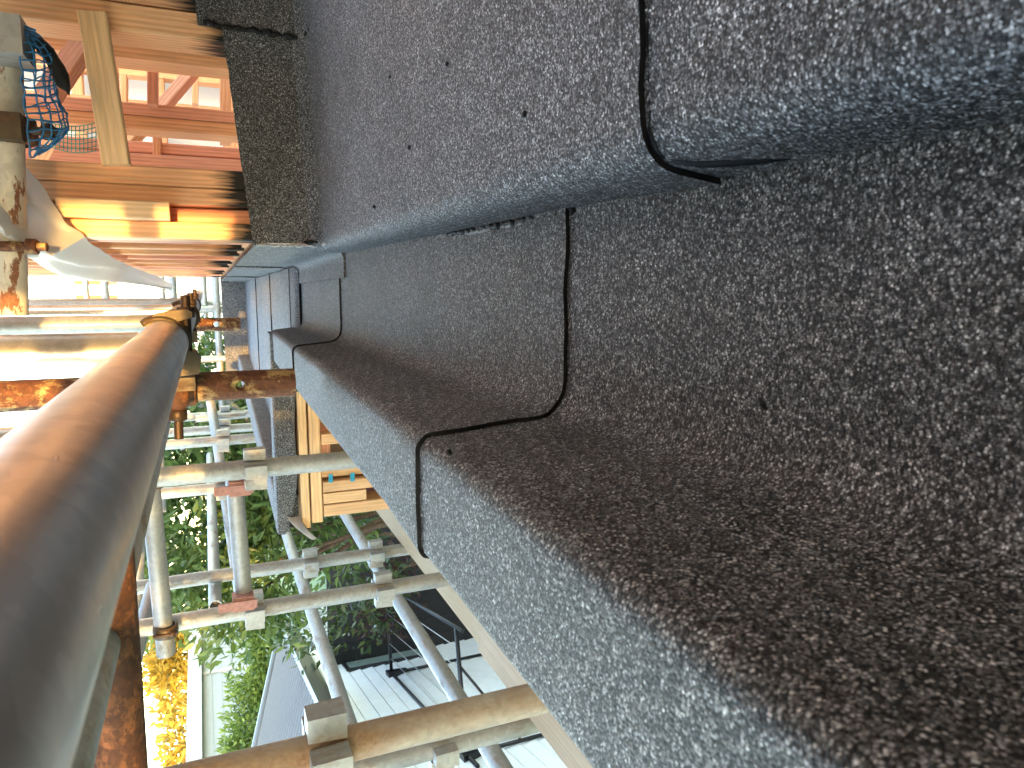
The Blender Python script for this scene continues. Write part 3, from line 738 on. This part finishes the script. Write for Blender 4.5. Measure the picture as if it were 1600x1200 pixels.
# transoms and ledgers on the left
T1 = tub('transom', (-.50, 2.08, .158), (-1.02, 2.10, .148), RT, 'galv_dull', 'upper transom across the leafy tree')
T2 = tub('transom', (-.53, 2.08, dirp(366, 750).z * 2.08), (-.90, 2.09, dirp(382, 945).z * 2.09), RT * .95, 'galv_dull', 'lower transom with red painted ends')
for (px, py) in ((374, 760), (380, 938)):
    p = at(px, py, 2.07); MB().box(p.x - .02, p.x + .02, p.y - .028, p.y + .02, p.z - .028, p.z + .028).build('end_fitting', MAT['red_paint'], T2)
    MB().box(p.x - .012, p.x + .012, p.y - .036, p.y - .029, p.z - .035, p.z + .065).build('wedge', MAT['red_paint'], T2)
for (px, py) in ((240, 752), (259, 985)):
    p = at(px, py, 2.09); k = ring(p, (1, 0, 0), RT, RT + .007, .035, 'bronze', T1, 'clamp', 0, 350, (0, 0, 1))
    bolt(p + Vector((0, -.03, .03)), p + Vector((0, -.03, -.03)), .006, T1, (.8,), 'bolt', .011)
tub('brace', at(328, 618, 4.3), at(381, 965, 3.1), RT, 'galv_dull', 'long tube slanting across the leafy tree')
tub('brace', at(240, 915, 2.4), at(184, 1125, 2.0), RT * .9, 'galv_dull', 'grey brace slanting up against the bright sky')
tub('transom', at(228, 690, 3.4), at(212, 960, 3.2), RT * .9, 'galv_dull', 'thin transom at the tree top')
tub('transom', at(245, 640, 4.2), at(252, 800, 4.0), RT, 'galv_dull', 'far transom at the tree top')
tub('ledger', (-1.28, .3, -.325), (-1.28, 3.9, -.325), RT, 'galv_dull', 'middle guard rail running away on the left')
tub('ledger', (-1.15, .3, -.60), (-1.15, 3.9, -.59), RT, 'galv_dull', 'lower rail running away above the plank')
tub('ledger', (-1.12, 2.6, .02), (-1.12, 5.0, .02), RT * .9, 'galv_dull')
for z in (-.1, -.3):
    tub('transom', at(300, 655, 4.3) + Vector((0, 0, z * .2)), at(384, 648, 4.3), RT * .8, 'galv_dull')
# far end scaffold beyond the valley
sc2 = root('scaffold', (-.3, 6.5, -ZC), 'distant pale tube scaffold beyond the dark end wall', 'scaffold')
for x, y in ((-.55, 5.6), (-.2, 5.7), (.1, 5.8), (-.7, 7.2), (-.2, 7.4), (.15, 7.6), (-1.0, 6.4)):
    pipe('standard', (x, y, -ZC), (x, y, 2.6), RT, MAT['galv_dull'], sc2, 12)
for x0, x1, y, z in ((-1.2, .3, 5.62, .2), (-1.2, .3, 5.62, .62), (-1.2, .3, 5.64, -.08), (-1.2, .3, 7.3, .35), (-1.2, .3, 7.3, .95), (-1.2, .3, 7.3, 0.0)):
    pipe('ledger', (x0, y, z), (x1, y + .05, z), RT, MAT['galv_dull'], sc2, 12)
pipe('brace', (-1.1, 5.9, -.3), (-.2, 5.8, .5), RT, MAT['galv_dull'], sc2, 12)

ORD = ['first', 'second', 'third', 'fourth', 'fifth', 'sixth']
# planks lying on the scaffold
def plank(y0, y1, x0, x1, z, label):
    return tag(bar('scaffold_plank', ((x0 + x1) / 2, y0, z), ((x0 + x1) / 2, y1, z + .01), abs(x1 - x0), .038, MAT['plank'], None, (1, 0, 0), None, .004), label, 'plank', 'planks on the scaffold')
plank(-.3, 1.72, -.985, -.76, -.66, 'nearer timber scaffold plank lapped over the end of another')
plank(1.55, 3.6, -1.04, -.80, -.70, 'farther timber scaffold plank below the wing')

for i in range(6):  # planks added out of view to cut the light from overhead
    x = -1.30 + i * .235
    o = bar('scaffold_plank', (x, -2.6, 1.36), (x, 2.5, 1.36), .225, .038, MAT['plank'], None, (1, 0, 0), None, .004)
    tag(o, ORD[i] + ' added overhead plank from the outer rail, cutting light from above, unseen', 'plank', 'added overhead planks')
for i in range(4):  # added over the deck, unseen, to darken the gutter floor
    x = .11 + i * .235
    o = bar('scaffold_plank', (x, -1.0, 1.37), (x, 1.15, 1.37), .225, .038, MAT['plank'], None, (1, 0, 0), None, .004)
    tag(o, ORD[i] + ' added short overhead plank from the gutter, cutting light from above, unseen', 'plank', 'added short overhead planks')
# ------------------------------------------------------------------ white plastic wrap on the side wall
lo = [((35, 250), 1.27), ((70, 300), 1.29), ((100, 345), 1.30), ((130, 370), 1.31), ((160, 392), 1.6), ((180, 405), 1.85), ((210, 418), 2.5), ((240, 430), 3.2), ((270, 444), 4.2)]
hi = [((-60, 330), 1.22), ((-30, 350), 1.22), ((-10, 370), 1.24), ((40, 398), 1.28), ((80, 424), 1.5), ((120, 432), 1.75), ((180, 439), 2.4), ((230, 446), 3.1), ((266, 453), 4.2)]
rows = []
for k in range(33):
    f_ = k / 32 * (len(lo) - 1); i = min(int(f_), len(lo) - 2); u = f_ - i
    L_ = at(*lo[i][0], lo[i][1]).lerp(at(*lo[i+1][0], lo[i+1][1]), u); H_ = at(*hi[i][0], hi[i][1]).lerp(at(*hi[i+1][0], hi[i+1][1]), u)
    row = []
    for j in range(17):
        v_ = j / 16; p = L_.lerp(H_, v_)
        fold = .022 * math.sin(v_ * 9 + k * .35) * math.sin(math.pi * v_) + .014 * noise.noise(Vector((k * .4, v_ * 5, 3)))
        row.append(p + Vector((-.3 * fold - .012 * math.sin(math.pi * v_), -fold - .03 * math.sin(math.pi * v_), .2 * fold)))
    rows.append(row)
o = sheet('plastic_wrap', rows, .0012, MAT['wrap'], None, .006, None, 31.0)
tag(o, 'crumpled white plastic wrap hanging off the side stud wall', 'wrap')

# ------------------------------------------------------------------ blue net with a dark bundle
net = MB(); ns, ntt = 15, 11
def netp(s, t_):
    a = Vector((14, 40)).lerp(Vector((36, 246)), s); bul = 82 * math.sin(math.pi * min(1, s * .94 + .03)) ** .75 * (1 + .14 * math.sin(s * 9)) 
    x = a.x + 12 + bul * math.sin(math.pi * t_) ** .8 * (.86 + .14 * math.cos(s * 7)); x += 5 * noise.noise(Vector((s * 13, t_ * 9, 4))); y = a.y + 14 * math.sin(math.pi * t_) * (.5 - s) + 8 * noise.noise(Vector((s * 9, t_ * 7, 1)))
    return at(x, y, 1.16 + .13 * t_ + .012 * noise.noise(Vector((s * 4, t_ * 4, 8))))
for i in range(ns + 1):
    for j in range(ntt):
        net.tube([netp(i / ns, (j + q / 2) / ntt) for q in range(3)], .0011, 5, False)
for i in range(ns):
    for j in range(ntt + 1):
        net.tube([netp((i + q / 2) / ns, j / ntt) for q in range(3)], .0011, 5, False)
for k in range(7): net.tube([at(12 + 34 * q / 5 + 3 * noise.noise(Vector((k, q, 0))) + 10 * (q / 5) ** 2, 36 + k * 1.6 + 12 * (q / 5) ** 2 + k * q * .6, 1.17 + .008 * k) for q in range(6)], .0016, 5)
tag(net.build('debris_net', MAT['blue_rope']), 'blue rope net slung under the cream transom', 'net')
out = [(52, 58), (62, 57), (74, 66), (84, 76), (92, 90), (101, 103), (108, 118), (110, 134), (109, 152), (103, 143), (90, 136), (83, 124), (76, 108), (70, 92), (58, 84)]
m1 = MB(); fr_ = []
layers = [(.35, 1.195), (.8, 1.2), (1, 1.215), (1, 1.235), (.8, 1.25), (.35, 1.255)]
cx = sum(p[0] for p in out) / len(out); cy = sum(p[1] for p in out) / len(out); n_ = len(out); vs = []
for sc_, Y in layers:
    for p in out:
        q = Vector((p[0] - cx, p[1] - cy)); d_ = 10 * (1 - sc_); L_ = q.length
        vs.append(at(cx + q.x * max(.2, (L_ - d_) / L_), cy + q.y * max(.2, (L_ - d_) / L_), Y))
fs = [tuple(range(n_)), tuple((len(layers)-1) * n_ + i for i in reversed(range(n_)))]
for k in range(len(layers) - 1):
    for i in range(n_): fs.append((k*n_+i, k*n_+(i+1) % n_, (k+1)*n_+(i+1) % n_, (k+1)*n_+i))
tag(m1.add(vs, fs, True).build('cloth_bundle', MAT['black_cloth']), 'black padded bundle caught in the blue net', 'bundle')
gn = MB()
def gnp(u, v_): return at(80 + 70 * u, 192 + 38 * v_ + 6 * math.sin(u * 3) + 20 * u * (v_ - .2) * .3, 1.72 + .03 * v_)
for i in range(12):
    gn.tube([gnp(i / 11, q / 6) for q in range(7)], .0011, 4, False)
for j in range(7): gn.tube([gnp(q / 11, j / 6) for q in range(12)], .0011, 4, False)
tag(gn.build('debris_net', MAT['green_rope']), 'green net draped between the inner studs', 'net')

# ------------------------------------------------------------------ trees and hedges
def leaf_shape(L, w_, fold=.25, bend=.2):
    return [(0, 0, 0), (L * .35, -w_ / 2, fold * w_ * .5), (L * .38, 0, bend * L * .12), (L * .35, w_ / 2, fold * w_ * .5), (L, 0, -bend * L * .3)], [(0, 1, 2), (0, 2, 3), (1, 4, 2), (2, 4, 3)]
def rand_dir(up=.3):
    while True:
        v_ = Vector((random.uniform(-1, 1), random.uniform(-1, 1), random.uniform(-1, 1)))
        if .1 < v_.length < 1: return (v_.normalized() + Vector((0, 0, up))).normalized()
def leaf_points(blobs, count, fill=.55):
    out_ = []; wts = [b[1][0] * b[1][1] * b[1][2] for b in blobs]
    for _ in range(count):
        c, r = random.choices(blobs, wts)[0]
        d_ = rand_dir(.1); k = random.uniform(fill, 1.08)
        p = Vector(c) + Vector((d_.x * r[0], d_.y * r[1], d_.z * r[2])) * k
        if noise.noise(p * 1.7) < -.28: continue
        out_.append((p, (d_ * .8 + rand_dir(.2) * .8).normalized()))
    return out_
def place(vs, p, d_, s):
    z = rand_dir(.6); y = z.cross(d_); y = y.normalized() if y.length > .01 else d_.orthogonal().normalized(); z = d_.cross(y)
    return [p + (d_ * q[0] + y * q[1] + z * q[2]) * s for q in vs]
def tree(name, label, cat, base, blobs, count, L, w_, mat, singles=0, trunk=.06, fill=.5, group=None, near=None):
    r_ = root(name, base, label, cat, group); base = Vector(base)
    lv, lf = leaf_shape(L, w_); pts = leaf_points(blobs, count, fill)
    one = pts[:0]
    if singles:
        pts.sort(key=lambda q: (q[0] - Vector((0, 0, 0))).length if near is None else near(q[0])); one = pts[:singles]; pts = pts[singles:]
    m1 = MB()
    for p, d_ in pts: m1.add(place(lv, p, d_, random.uniform(.65, 1.25)), lf, True)
    cr = m1.build('crown', MAT[mat], r_); 
    if singles: cr['kind'] = 'stuff'
    if singles:
        me = bpy.data.meshes.new('leaf'); me.from_pydata(lv, [], lf); me.materials.append(MAT[mat])
        for p, d_ in one:
            z = rand_dir(.6); y = z.cross(d_).normalized(); z = d_.cross(y)
            o_ = link('leaf', me, None, r_, p, Matrix((d_, y, z)).transposed()); s_ = random.uniform(.8, 1.25); o_.scale = (s_, s_, s_)
    m1 = MB(); c0 = Vector(blobs[0][0])
    m1.tube([base, base.lerp(c0, .5) + Vector((.1, .05, 0)), c0], [trunk, trunk * .75, trunk * .4], 9)
    for c, rr in blobs[1:]:
        st_ = base.lerp(c0, random.uniform(.35, .7)); c = Vector(c); m1.tube([st_, st_.lerp(c, .5) + Vector((0, 0, .12)), c], [trunk * .45, trunk * .3, trunk * .1], 6)
    m1.build('trunk', MAT['bark'], r_)
    return r_
def bl(px, py, Y, r): return (tuple(at(px, py, Y)), r if hasattr(r, '__len__') else (r, r, r))
blobs = [bl(330, 800, 5.6, (.75, .7, .6)), bl(300, 690, 6.2, (.6, .6, .5)), bl(260, 640, 6.6, (.5, .6, .35)), bl(280, 880, 5.6, (.55, .6, .45)), bl(420, 880, 5.4, (.5, .5, .4)), bl(440, 760, 5.8, (.7, .6, .5)), bl(350, 600, 6.6, (.6, .6, .6)), bl(250, 760, 5.9, (.5, .5, .3)), bl(370, 945, 5.3, (.4, .45, .35)), bl(500, 800, 6.0, (.55, .5, .5)), bl(440, 640, 6.6, (.6, .5, .5)), bl(430, 960, 5.6, (.35, .4, .3))]
tree('broadleaf_tree', 'large broad-leaved green tree behind the scaffold rails', 'tree', (-1.9, 5.8, -ZC), blobs, 17000, .105, .034, 'leaf_big', 300, .07, .35)
blobs = [bl(250, 880, 6.9, (.4, .4, .35)), bl(262, 935, 7.2, (.35, .4, .3))]
tree('broadleaf_tree', 'thin sunlit branches at the edge of the bright sky', 'tree', (-2.6, 7.1, -ZC), blobs, 420, .13, .045, 'leaf_big', 0, .04, .3)
blobs = [bl(545, 830, 8.2, (.6, .4, .5)), bl(600, 900, 8.0, (.35, .35, .4)), bl(560, 960, 8.2, (.5, .35, .5)), bl(480, 990, 8.4, (.4, .35, .35))]
tree('shrub', 'dark evergreen shrub climbing in front of the black fence', 'shrub', (-3.6, 8.2, -ZC), blobs, 1500, .12, .045, 'leaf_dark', 0, .04, .3)
blobs = [bl(630, 880, 8.6, (.38, .3, .5)), bl(612, 960, 8.8, (.3, .3, .5))]
tree('shrub', 'reddish brown shrub in front of the black fence', 'shrub', (-3.6, 8.7, -ZC), blobs, 1600, .07, .03, 'leaf_red', 0, .03, .2)
blobs = [bl(408, 1010, 13.5, (.6, .6, .5)), bl(400, 1070, 13.5, (.7, .6, .48)), bl(388, 1130, 13.2, (.65, .6, .42)), bl(378, 1165, 13, (.55, .6, .34)), bl(432, 975, 13.5, (.6, .6, .5))]
tree('hedge_bush', 'bright green bush between the grey roof and the white house', 'bush', (-8.0, 13.3, -ZC), blobs, 11000, .12, .05, 'leaf_bush', 0, .06, .2)
blobs = [bl(283, 1010, 30, (1.6, 1.2, 1.0)), bl(272, 1080, 31, (1.3, 1.2, .9)), bl(282, 1150, 32, (1.6, 1.2, .8)), bl(262, 1045, 30, (1.3, 1.2, .9)), bl(280, 1200, 32, (1.6, 1.2, .7)), bl(268, 985, 30, (1.2, 1.2, 1.2))]
tree('sunlit_tree', 'golden sunlit tree rising behind the white house', 'tree', (-16.5, 31, -ZC), blobs, 3600, .42, .16, 'leaf_sun_gold', 0, .22, .35)
blobs = [bl(320, 470, 16, (1.2, 1, .7)), bl(330, 560, 16, (1.2, 1, .7)), bl(318, 610, 15, (1.0, 1, .6)), bl(335, 650, 15, (1.0, 1, .8))]
tree('leafy_tree', 'distant tree seen past the end of the valley gutter', 'tree', (-1.3, 16, -ZC), blobs, 3000, .22, .1, 'leaf_far', 0, .14, .3)

# ------------------------------------------------------------------ black fence
fr0 = Vector((-7.0, 9.9, -ZC)); fr1 = Vector((-.9, 9.6, -ZC))
fence = root('fence', fr0.lerp(fr1, .5), 'black stained board fence behind the shrubs', 'fence')
nb = 44; dv = (fr1 - fr0) / nb; un = dv.normalized(); nv = Vector((-un.y, un.x, 0))
me = bpy.data.meshes.new('board'); wbd = dv.length * 1.02
bm_ = MB().box(-wbd/2, wbd/2, -.01, .01, 0, 2.35)
me.from_pydata(bm_.v, [], bm_.f); me.materials.append(MAT['black_fence'])
for i in range(nb):
    p = fr0 + dv * (i + .5) + nv * (.006 if i % 2 else -.006)
    link('board', me, None, fence, p, Matrix.Rotation(math.atan2(un.y, un.x), 3, 'Z'))
for z in (.4, 1.9): bar('rail', fr0 + Vector((0, .05, z)), fr1 + Vector((0, .05, z)), .04, .07, MAT['black_fence'], fence, (0, 0, 1))
# pale end post of the fence near the lawn
# ------------------------------------------------------------------ white weatherboard neighbour
C0 = Vector((-5.72, 11.0, -ZC)); wdir = Vector((.26, -1, 0)).normalized(); wn = Vector((1, .26, 0)).normalized()
neigh = root('weatherboard_house', C0, 'white weatherboard house with dark roof below the scaffold plank', 'house')
ht = 2.82; nbd = 17; bh = ht / nbd; WL = 10.5
prof = [(0, .012), (.034, 0.0), (.016, bh - .02), (0, bh - .02)]          # (out, up): the lower lip stands proud
me = bpy.data.meshes.new('weatherboard'); vs = []
for h in (0, WL):
    for o_, u_ in prof: vs.append(wdir * h + wn * o_ + Vector((0, 0, u_)))
me.from_pydata(vs, [], [(3, 2, 1, 0), (4, 5, 6, 7)] + [(i, (i+1) % 4, 4+(i+1) % 4, 4+i) for i in range(4)]); me.materials.append(MAT['white_paint'])
for i in range(nbd): link('weatherboard', me, None, neigh, C0 + Vector((0, 0, i * bh)) + wdir * .012 * (i % 2))
wl = MB(); wl.prism([(0, 0), (WL, 0), (WL, ht), (0, ht)], -.1, -.005, (C0, wdir, Vector((0, 0, 1)), wn)); wl.build('wall', MAT['white_paint'], neigh)
# end wall (far side) closing the corner
bk = Vector((-wn.x, -wn.y, 0))
wl = MB(); wl.prism([(0, 0), (6.4, 0), (6.4, ht), (0, ht)], 0, .1, (C0 + wdir * .1, bk, Vector((0, 0, 1)), wdir)); wl.build('wall', MAT['white_paint'], neigh)
def onwall(px, py, off=0.0):
    d_ = dirp(px, py); c = C0 + wn * off; k = (c.x * wn.x + c.y * wn.y) / (d_.x * wn.x + d_.y * wn.y); return d_ * k
# window in the wall near the corner
pa = onwall(532, 1036, .03); pb = onwall(660, 1003, .03)
sA = (pa - C0).dot(wdir); zt_ = pa.z; zb_ = pb.z; ww_ = .75
sA = max(.35, min(sA, .9)) 
wf = MB()
for s0, s1, z0, z1 in ((sA, sA + .05, zb_, zt_), (sA + ww_, sA + ww_ + .05, zb_, zt_), (sA + .05, sA + ww_, zt_ - .05, zt_), (sA + .05, sA + ww_, zb_, zb_ + .05)):
    wf.prism([(s0, z0 + ZC), (s1, z0 + ZC), (s1, z1 + ZC), (s0, z1 + ZC)], .02, .06, (C0, wdir, Vector((0, 0, 1)), wn))
win = wf.build('window', MAT['black_metal'], neigh)
wg = MB().prism([(sA + .05, zb_ + ZC + .05), (sA + ww_, zb_ + ZC + .05), (sA + ww_, zt_ + ZC - .05), (sA + .05, zt_ + ZC - .05)], .03, .036, (C0, wdir, Vector((0, 0, 1)), wn)); wg.build('pane', MAT['glass'], win)
# roof: hip rising away from the wall, gutter along the eave
OV = .35; zE = -ZC + ht + .02
E0 = C0 + wn * OV - wdir * OV; E0.z = zE; E1 = E0 + wdir * (WL + .7)
rise = .40; half = 3.4
H0 = E0 + wdir * half - wn * half; H0.z = zE + rise * half; H1 = E1 - wn * half; H1.z = H0.z
G0 = E0 - wn * 2 * half
rf = MB()
def roof_face(a, b_, c, d_, nr):            # ribbed sheet, ribs running up the slope
    n_ = nr
    up_n = (b_ - a).cross(d_ - a).normalized()
    if up_n.z < 0: up_n = -up_n
    for i in range(n_):
        u0, u1 = i / n_, (i + 1) / n_
        p0, p1 = a.lerp(b_, u0), a.lerp(b_, u1); q0, q1 = d_.lerp(c, u0), d_.lerp(c, u1)
        m0 = p0.lerp(p1, .8); m1_ = q0.lerp(q1, .8); m2 = p0.lerp(p1, .9); m3 = q0.lerp(q1, .9)
        rf.add([p0, m0, m1_, q0], [(0, 1, 2, 3)]); rf.add([m0, m2 + up_n * .02, m3 + up_n * .02, m1_], [(0, 1, 2, 3)]); rf.add([m2 + up_n * .02, p1, q1, m3 + up_n * .02], [(0, 1, 2, 3)])
roof_face(E0, E1, H1, H0, 60)
rf.add([E0, H0, G0], [(0, 1, 2)])
rf.add([E0 - Vector((0, 0, .03)), E1 - Vector((0, 0, .03)), E1 - wn * 2 * half - Vector((0, 0, .03)), G0 - Vector((0, 0, .03))], [(0, 1, 2, 3)])
rfo = rf.build('roof', MAT['roof_steel'], neigh)
MB().tube([E0 + Vector((0, 0, .01)), H0 + Vector((0, 0, .02))], .06, 8).build('hip_capping', MAT['roof_steel'], rfo)
bar('gutter', E0 + wn * .06 - Vector((0, 0, .05)), E1 + wn * .06 - Vector((0, 0, .05)), .12, .12, MAT['black_metal'], neigh, (0, 0, 1))
bar('fascia', E0 - wn * .02 - Vector((0, 0, .13)), E1 - wn * .02 - Vector((0, 0, .13)), .16, .03, MAT['black_metal'], neigh, (0, 0, 1))
# fold-down clothes line on the wall
b1 = onwall(612, 1052, .05); b2 = onwall(688, 1190, .05)
cl = root('clothes_line', b1 + Vector((0, 0, -.6)), 'black folding clothes line fixed to the white weatherboard wall', 'clothes line')
armL = 1.15
b2.z = b1.z
f1 = b1 + wn * armL; f2 = b2 + wn * armL
cm = MB().tube([b1, f1], .022, 8); cm.build('arm', MAT['black_metal'], cl); MB().tube([b2, f2], .022, 8).build('arm', MAT['black_metal'], cl)
MB().tube([f1 - wdir * .15, f2 + wdir * .2], .02, 8).build('front_bar', MAT['black_metal'], cl)
MB().tube([b1 - wdir * .1, b2 + wdir * .3], .02, 8).build('back_bar', MAT['black_metal'], cl)
for k in range(1, 6): MB().tube([b1.lerp(f1, k / 6), b2.lerp(f2, k / 6)], .005, 5).build('wire', MAT['galv_dull'], cl)
for b_ in (b1, b2):
    MB().prism([(-.1, .06), (.1, .06), (.03, -.2), (-.03, -.2)], -.03, .03, (b_, wdir, Vector((0, 0, 1)), wn)).build('bracket', MAT['black_metal'], cl)
    MB().tube([b_ + wn * .0, b_ + Vector((0, 0, -1.3))], .02, 8).build('wall_post', MAT['black_metal'], cl)
    MB().tube([b_ + Vector((0, 0, -.55)), b_ + wn * .8], .014, 6).build('stay', MAT['black_metal'], cl)

# ------------------------------------------------------------------ white house farther left
hx0 = at(300, 965, 23); hx1 = at(300, 1260, 15.5)
fh = root('gable_house', ((hx0.x + hx1.x) / 2, 21.6, -ZC), 'pale weatherboard house with white fascia beyond the green bush', 'house')
fd = Vector((hx1.x - hx0.x, hx1.y - hx0.y, 0)).normalized(); fl = (Vector((hx1.x, hx1.y, 0)) - Vector((hx0.x, hx0.y, 0))).length; fn = Vector((-fd.y, fd.x, 0)); fn = fn if fn.y < 0 else -fn
B0 = Vector((hx0.x, hx0.y, -ZC)); topz = dirp(316, 990).z * 22.5
bh2 = .24; nb2 = int((topz + ZC) / bh2)
me = bpy.data.meshes.new('weatherboard'); vs = []
for h in (0, fl):
    for o_, u_ in ((0, 0), (.03, 0), (.01, bh2 + .01), (0, bh2 + .01)): vs.append(fd * h + fn * o_ + Vector((0, 0, u_)))
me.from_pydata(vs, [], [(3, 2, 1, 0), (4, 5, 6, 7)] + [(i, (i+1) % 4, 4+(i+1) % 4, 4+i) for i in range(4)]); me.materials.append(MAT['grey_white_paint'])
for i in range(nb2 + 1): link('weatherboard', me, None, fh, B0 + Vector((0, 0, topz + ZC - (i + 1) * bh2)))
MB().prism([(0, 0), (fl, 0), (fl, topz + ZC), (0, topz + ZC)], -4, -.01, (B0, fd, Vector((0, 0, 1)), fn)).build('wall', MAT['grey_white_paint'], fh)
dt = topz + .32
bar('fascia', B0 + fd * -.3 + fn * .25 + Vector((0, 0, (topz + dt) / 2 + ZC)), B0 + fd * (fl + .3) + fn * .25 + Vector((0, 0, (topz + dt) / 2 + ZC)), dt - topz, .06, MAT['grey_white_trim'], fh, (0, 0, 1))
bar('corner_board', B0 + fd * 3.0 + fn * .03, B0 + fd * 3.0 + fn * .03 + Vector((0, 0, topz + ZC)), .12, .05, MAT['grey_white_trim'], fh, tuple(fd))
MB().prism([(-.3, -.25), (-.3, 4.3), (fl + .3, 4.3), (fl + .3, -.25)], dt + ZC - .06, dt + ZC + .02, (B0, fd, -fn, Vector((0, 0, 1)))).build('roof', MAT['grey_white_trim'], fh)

# ------------------------------------------------------------------ far houses straight ahead
far = root('town_house', (0.3, 15, -ZC), 'distant cream house with tall windows behind the far scaffold', 'house')
MB().box(-.7, 3.2, 15, 19, -ZC, 3.6).build('wall', MAT['white_paint'], far)
for i, x in enumerate((-.55, -.25, .0, .25, .5)):
    w1 = MB().box(x, x + .2, 14.95, 15.01, 1.0, 2.6).build('window', MAT['white_trim'], far)
    MB().box(x + .03, x + .17, 14.93, 14.949, 1.05, 2.55).build('pane', MAT['glass'], w1)
for x in (-.32, -.06): MB().box(x, x + .07, 14.90, 14.92, 1.45, 2.1).build('banner', MAT['red_banner'], far)
pan = root('panel_building', (-1.2, 12, -ZC), 'distant pale panelled building beyond the dark end wall', 'house')
MB().box(-2.0, .45, 12.05, 14, -ZC, .55).build('wall', MAT['cream_wall'], pan)
me = bpy.data.meshes.new('panel'); q = MB().box(0, .36, 0, .04, 0, .22); me.from_pydata(q.v, [], q.f); me.materials.append(MAT['grey_panel'])
for i in range(6):
    for j in range(6): link('panel', me, None, pan, Vector((-1.95 + i * .4, 12.0, -.95 + j * .26)))
# ------------------------------------------------------------------ unseen blockers added behind the viewer (they keep the low sun off the roof)
rear = root('rear_sun_blocker', (-1, -13, -ZC), 'added house-shaped sun blocker behind the viewer, unseen', 'house')
MB().box(-9, 8, -16, -12.2, -ZC, 1.2).build('wall', MAT['cream_wall'], rear)
rr = MB(); zr = -.05 + (1.335 + 14) * math.tan(R(SUN_EL))
rr.add([(-9.4, -11.8, 1.15), (8.4, -11.8, 1.15), (8.4, -14, zr), (-9.4, -14, zr), (8.4, -16.4, 1.15), (-9.4, -16.4, 1.15)], [(0, 1, 2, 3), (3, 2, 4, 5), (0, 3, 5), (1, 4, 2), (0, 5, 4, 1)])
rr.build('roof', MAT['roof_steel'], rear)
for x in (-7, -4, 0, 4): MB().box(x, x + 1.4, -12.19, -12.15, -1.5, -.2).build('window', MAT['glass'], rear)
tall = root('tall_glow_blocker', (-7.7, -17, -ZC), 'added tall block cutting sun and sky glow, unseen behind the viewer on the left', 'building')
MB().box(-12.6, -2.8, -20, -14, -ZC, 12.0).build('wall', MAT['cream_wall'], tall)  # added mass that blocks sun and glow on the far pale house
rr = MB(); rr.add([(-13, -13.5, 11.9), (-2.5, -13.5, 11.9), (-2.5, -17, 13.8), (-13, -17, 13.8), (-2.5, -20.5, 11.9), (-13, -20.5, 11.9)], [(0, 1, 2, 3), (3, 2, 4, 5), (0, 3, 5), (1, 4, 2), (0, 5, 4, 1)]); rr.build('roof', MAT['roof_steel'], tall)
for i in range(4):
    for j in range(4): MB().box(-12 + i * 2.4, -10.6 + i * 2.4, -13.99, -13.95, -2.4 + j * 3.4, -.8 + j * 3.4).build('window', MAT['glass'], tall)
blobs = [((-1.5, -4.2, .6), (.9, .6, .7)), ((-.75, -4.0, .35), (.45, .5, .55)), ((-2.6, -4.4, .9), (.9, .6, .8)), ((-1.2, -4.2, 1.5), (.7, .5, .5)), ((-.45, -4.0, .9), (.3, .4, .4)), ((-.72, -4.0, .74), (.42, .3, .22)), ((-.9, -3.8, .7), (.4, .3, .25))]  # added crown, its leaf gaps break up sun on the left scaffold
tree('sun_dapple_tree', 'added tree dappling the sun, unseen behind the viewer on the left', 'tree', (-1.6, -4.3, -ZC), blobs, 14000, .13, .06, 'leaf_far', 0, .07, .3)
